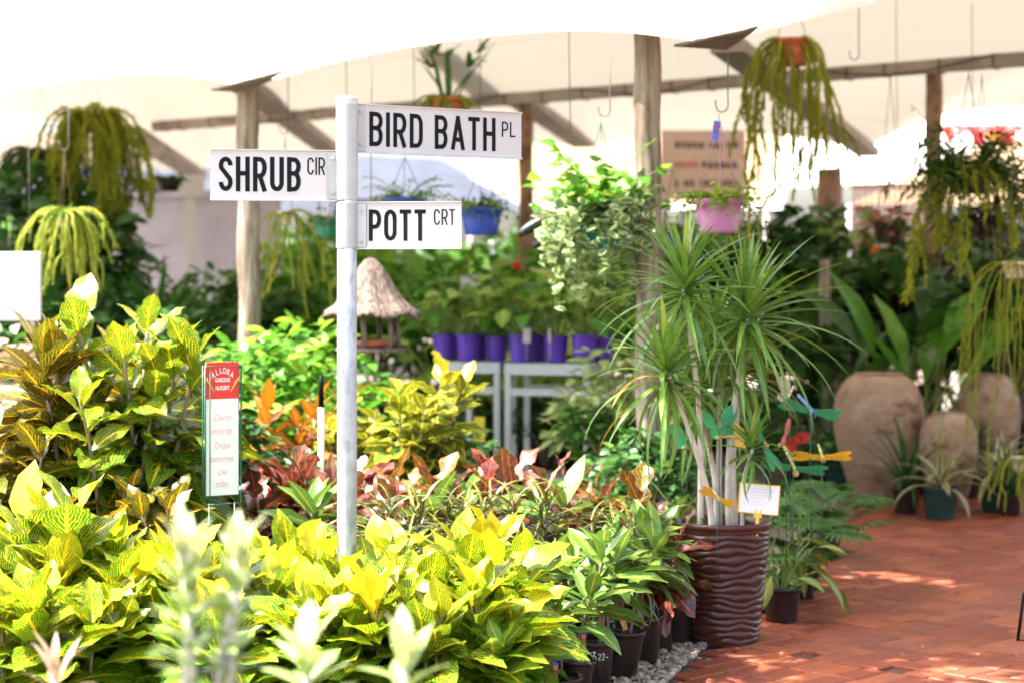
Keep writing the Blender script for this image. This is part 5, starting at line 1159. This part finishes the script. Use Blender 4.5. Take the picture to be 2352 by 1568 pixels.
# red blooms
for px, py, d, l in ((1188, 612, 16.5, 'red bloom above the violet pots'), (1190, 684, 16.2, 'lower red bloom above the violet pots'), (1105, 875, 15.0, 'red bloom under the narrow table'), (2010, 575, 17, 'orange-red bloom in the shade at right')):
    o = thing('red_flower', l, 'flower', tuple(P(px, py, d)), 0, 'red blooms'); lf = MB()
    for i in range(14): add_leaf(lf, (0, 0, 0), i * 2.4, R(-20 + 95 * i / 14), .055, .045, 'round', .5, .2, nv=4, nu=2)
    lf.build('petals', M['flower_red' if px < 1900 else 'flower_orange'], o); mb = MB(); tube(mb, [(0, 0, .005), (.01, .01, -.3), (0, .02, -(EYE + (HY - py) / F * d))], .004, 5); mb.build('stem', M['greenstem'], o)
yc = thing('yellow_card', 'plain yellow card standing under the narrow table', 'card', tuple(G(1101, 14.0, .33)))
mb = MB(); box(mb, (0, 0, .15), (.075, .004, .30)); mb.build('panel', M['yellow_board'], yc, smooth=False); mb = MB(); tube(mb, [(0, .004, -.33), (0, .004, .1)], .004, 5); mb.build('stake', M['green_wire'], yc)
wc = thing('white_card', 'white card with a red band among the plants above the violet pots', 'card', tuple(P(1080, 655, 17)))
mb = MB(); box(mb, (0, 0, 0), (.17, .006, .17), bev=.002); mb.build('panel', M['white_alu'], wc, smooth=False); mb = MB(); box(mb, (0, -.005, -.05), (.165, .003, .03)); mb.build('red_band', M['red_print'], wc, smooth=False); mb = MB(); tube(mb, [(0, .006, -1.5), (0, .006, .05)], .006, 5); mb.build('stake', M['alu'], wc)
sk = thing('stake_marker', 'pale stake with black cap left of the steel post', 'stake', tuple(G(738, 9.6))); mb = MB(); tube(mb, [(0, 0, 0), (0, 0, EYE + (HY - 935) / F * 9.6)], .016, 10); mb.build('shaft', M['cream_pot'], sk)
mb = MB(); tube(mb, [(0, 0, EYE + (HY - 935) / F * 9.6 - .004), (0, 0, EYE + (HY - 880) / F * 9.6), (0, 0, EYE + (HY - 862) / F * 9.6)], [.014, .012, .008], 10); mb.build('cap', M['black_ink'], sk)
tb = thing('wire_stand', 'black wire plant stand leg at right edge of the path', 'stand', tuple(G(2352, 8.75)), .2)
mb = MB(); tube(mb, [(-.03, 0, .012), (.0, 0, .22)], .007, 6); tube(mb, [(-.03, 0, .012), (.12, -.02, .008), (.3, .05, .012)], .007, 6); tube(mb, [(.0, 0, .22), (.3, 0, .22), (.3, .05, .012)], .007, 6); mb.build('frame', M['black_ink'], tb)
# dark pots along the back of the path
for px, d, l, m in ((1395, 8.75, 'black pot standing left of the glazed pot', 'black_pot'),): 
    o = thing('plant_pot', l, 'pot', tuple(G(1530, 8.95))); p = pot_mb(.13, .28).build('pot_body', M[m], o)
# ================================================================ TREES BEYOND
def tree(lm, H, rx, n, L, name='tree', tr=.09):
    o = thing(name, None, None); lf, tm_ = MB(), MB(); cs = []
    for i in range(16):
        a = i * 2.4; q = math.sqrt((i + .5) / 16); z = H * (.42 + .5 * random.random() * (1.1 - .55 * q)); c = Vector((rx * q * .8 * math.cos(a), rx * q * .8 * math.sin(a), z)); cs.append((c, rx * random.uniform(.22, .38)))
        tube(tm_, [(0, 0, H * .25), (c.x * .3, c.y * .3, H * .25 + (z - H * .25) * .6), tuple(c)], [tr * .5, tr * .35, tr * .1], 5)
    tube(tm_, [(0, 0, 0), (.03, 0, H * .15), (0, .02, H * .3)], [tr, tr * .8, tr * .6], 10)
    for i in range(n):
        c, r = cs[i % 16]; v = Vector(np.random.normal(size=3)).normalized(); p = c + v * r * (1 - .5 * random.random() ** 2)
        add_leaf(lf, p, random.random() * 6.28, random.uniform(-.7, .9), L * random.uniform(.6, 1.2), L * .5, 'ovate', .5, .1, 0, random.uniform(-.8, .8), random.random(), nv=2, nu=2)
    tm_.build('trunk', M['stem'], o); lf.build('crown', M[lm], o); return o
TP = [tree('bright', 4, 1.9, 2200, .26), tree('green', 4.2, 2.0, 2200, .26)]
for i, (px, d, y, l) in enumerate([(-150, 38, 380, 'tree beyond the nursery at the far left'), (120, 40, 400, 'tree beyond the grey board wall, left'), (380, 41, 470, 'tree beyond the grey board wall, right'), (560, 39, 480, 'sunlit tree beyond the SHRUB blade'), (700, 37, 490, 'sunlit tree left of the steel post'), (880, 38, 500, 'sunlit tree right of the steel post'), (1060, 40, 505, 'sunlit tree beyond the blue pots'), (1240, 38, 500, 'sunlit tree beyond the variegated basket'), (1420, 39, 500, 'sunlit tree left of the thick post'), (1600, 37, 495, 'sunlit tree beyond the mauve pot'), (1780, 39, 490, 'sunlit tree beyond the dracaena'), (1960, 38, 500, 'sunlit tree beyond the picket fence'), (2150, 37, 500, 'sunlit tree beyond the right-hand post'), (2350, 38, 480, 'sunlit tree at the far right')]):
    stand(TP, i, px, d, y, 4.0, l, 'tree', 'trees beyond the nursery')
# ================================================================ NEAR BLURRED PLANTS
def spriggy(px, d, ytop, label, n, lm='pale', stems=((0, 0),), L=.10, W=.035, spread=.1):
    o = thing('foreground_plant', label, 'potted plant', tuple(G(px, d)), 0, 'blurred plants close to the camera'); zt_ = EYE + (HY - ytop) / F * d
    sm, lf = MB(), MB()
    for sx, lean in stems:
        pts = [Vector((sx + lean * t ** 2 + .006 * math.sin(9 * t), .01 * math.sin(5 * t), .2 + (zt_ - .25) * t)) for t in [i / 10 for i in range(11)]]
        tube(sm, pts, [.0125 * (1 - .45 * i / 10) for i in range(11)], 8)
        for i in range(n):
            t = 1 - (i / n) * spread * 2.2; q = t * 10; j = min(9, int(q)); p = pts[j].lerp(pts[j + 1], q - j)
            g = i * 2.4; th = R(80 - 75 * (i / n) + random.uniform(-15, 15)); add_leaf(lf, p, g, th, L * random.uniform(.7, 1.2), W * random.uniform(.8, 1.2), 'lance', .6, .15, .02, random.uniform(-.3, .3), (i / n) * random.uniform(.5, 1), nv=6, nu=2)
    sm.build('stem', M['palestem'], o); lf.build('foliage', M[lm], o); add_pot(o, .10, .2); return o
spriggy(462, 3.7, 1195, 'blurred pale-stemmed plant with whitish leaves close to the camera', 44, 'white_leaf', ((-.035, .01), (.035, .03), (.01, -.05), (-.01, .08)), .085, .022, .17)
spriggy(700, 4.0, 1450, 'blurred whitish leafy tip at the bottom, left of the middle', 16, 'white_leaf', ((0, 0),), .12, .045, .12)
spriggy(925, 4.0, 1440, 'blurred whitish leafy tip at the bottom, below the steel post', 16, 'white_leaf', ((0, 0),), .12, .045, .12)
spriggy(125, 4.7, 1490, 'blurred pinkish spiky tip in the bottom left corner', 14, 'pinkgreen', ((0, 0),), .13, .022, .12)
# ================================================================ TREE OVERHEAD (casts the dappled shade on the path)
TO = Vector((3.4, 6.2, 0))
ot = thing('overhanging_tree', 'leafy tree beside the path whose branches overhang the walkway', 'tree', tuple(TO)); lf, tm_ = MB(), MB()
tube(tm_, [(0, 0, 0), (.05, 0, 1.2), (-.1, .1, 2.6), (-.5, .6, 3.7)], [.14, .12, .11, .09], 14)
random.seed(21)
for i in range(58):
    c = Vector((random.uniform(-.95, 2.3), random.uniform(6.9, 9.9), random.uniform(3.9, 4.5))) - TO
    if (c + TO).x + (c + TO).y * 1.16 > 12.4: continue
    tube(tm_, [(-.5, .6, 3.7), (c.x * .55 - .2, c.y * .5 + .2, 3.9 + .2 * random.random()), tuple(c)], [.05, .028, .008], 6)
    for j in range(150):
        v = Vector(np.random.normal(size=3)).normalized() * random.uniform(.12, .55)
        add_leaf(lf, c + Vector((v.x, v.y, v.z * .6)), random.random() * 6.28, random.uniform(-.8, .6), random.uniform(.14, .24), .09, 'ovate', .4, .1, 0, random.uniform(-.6, .6), random.random(), nv=3, nu=2)
tm_.build('trunk', M['stem'], ot); lf.build('crown', M['green'], ot)
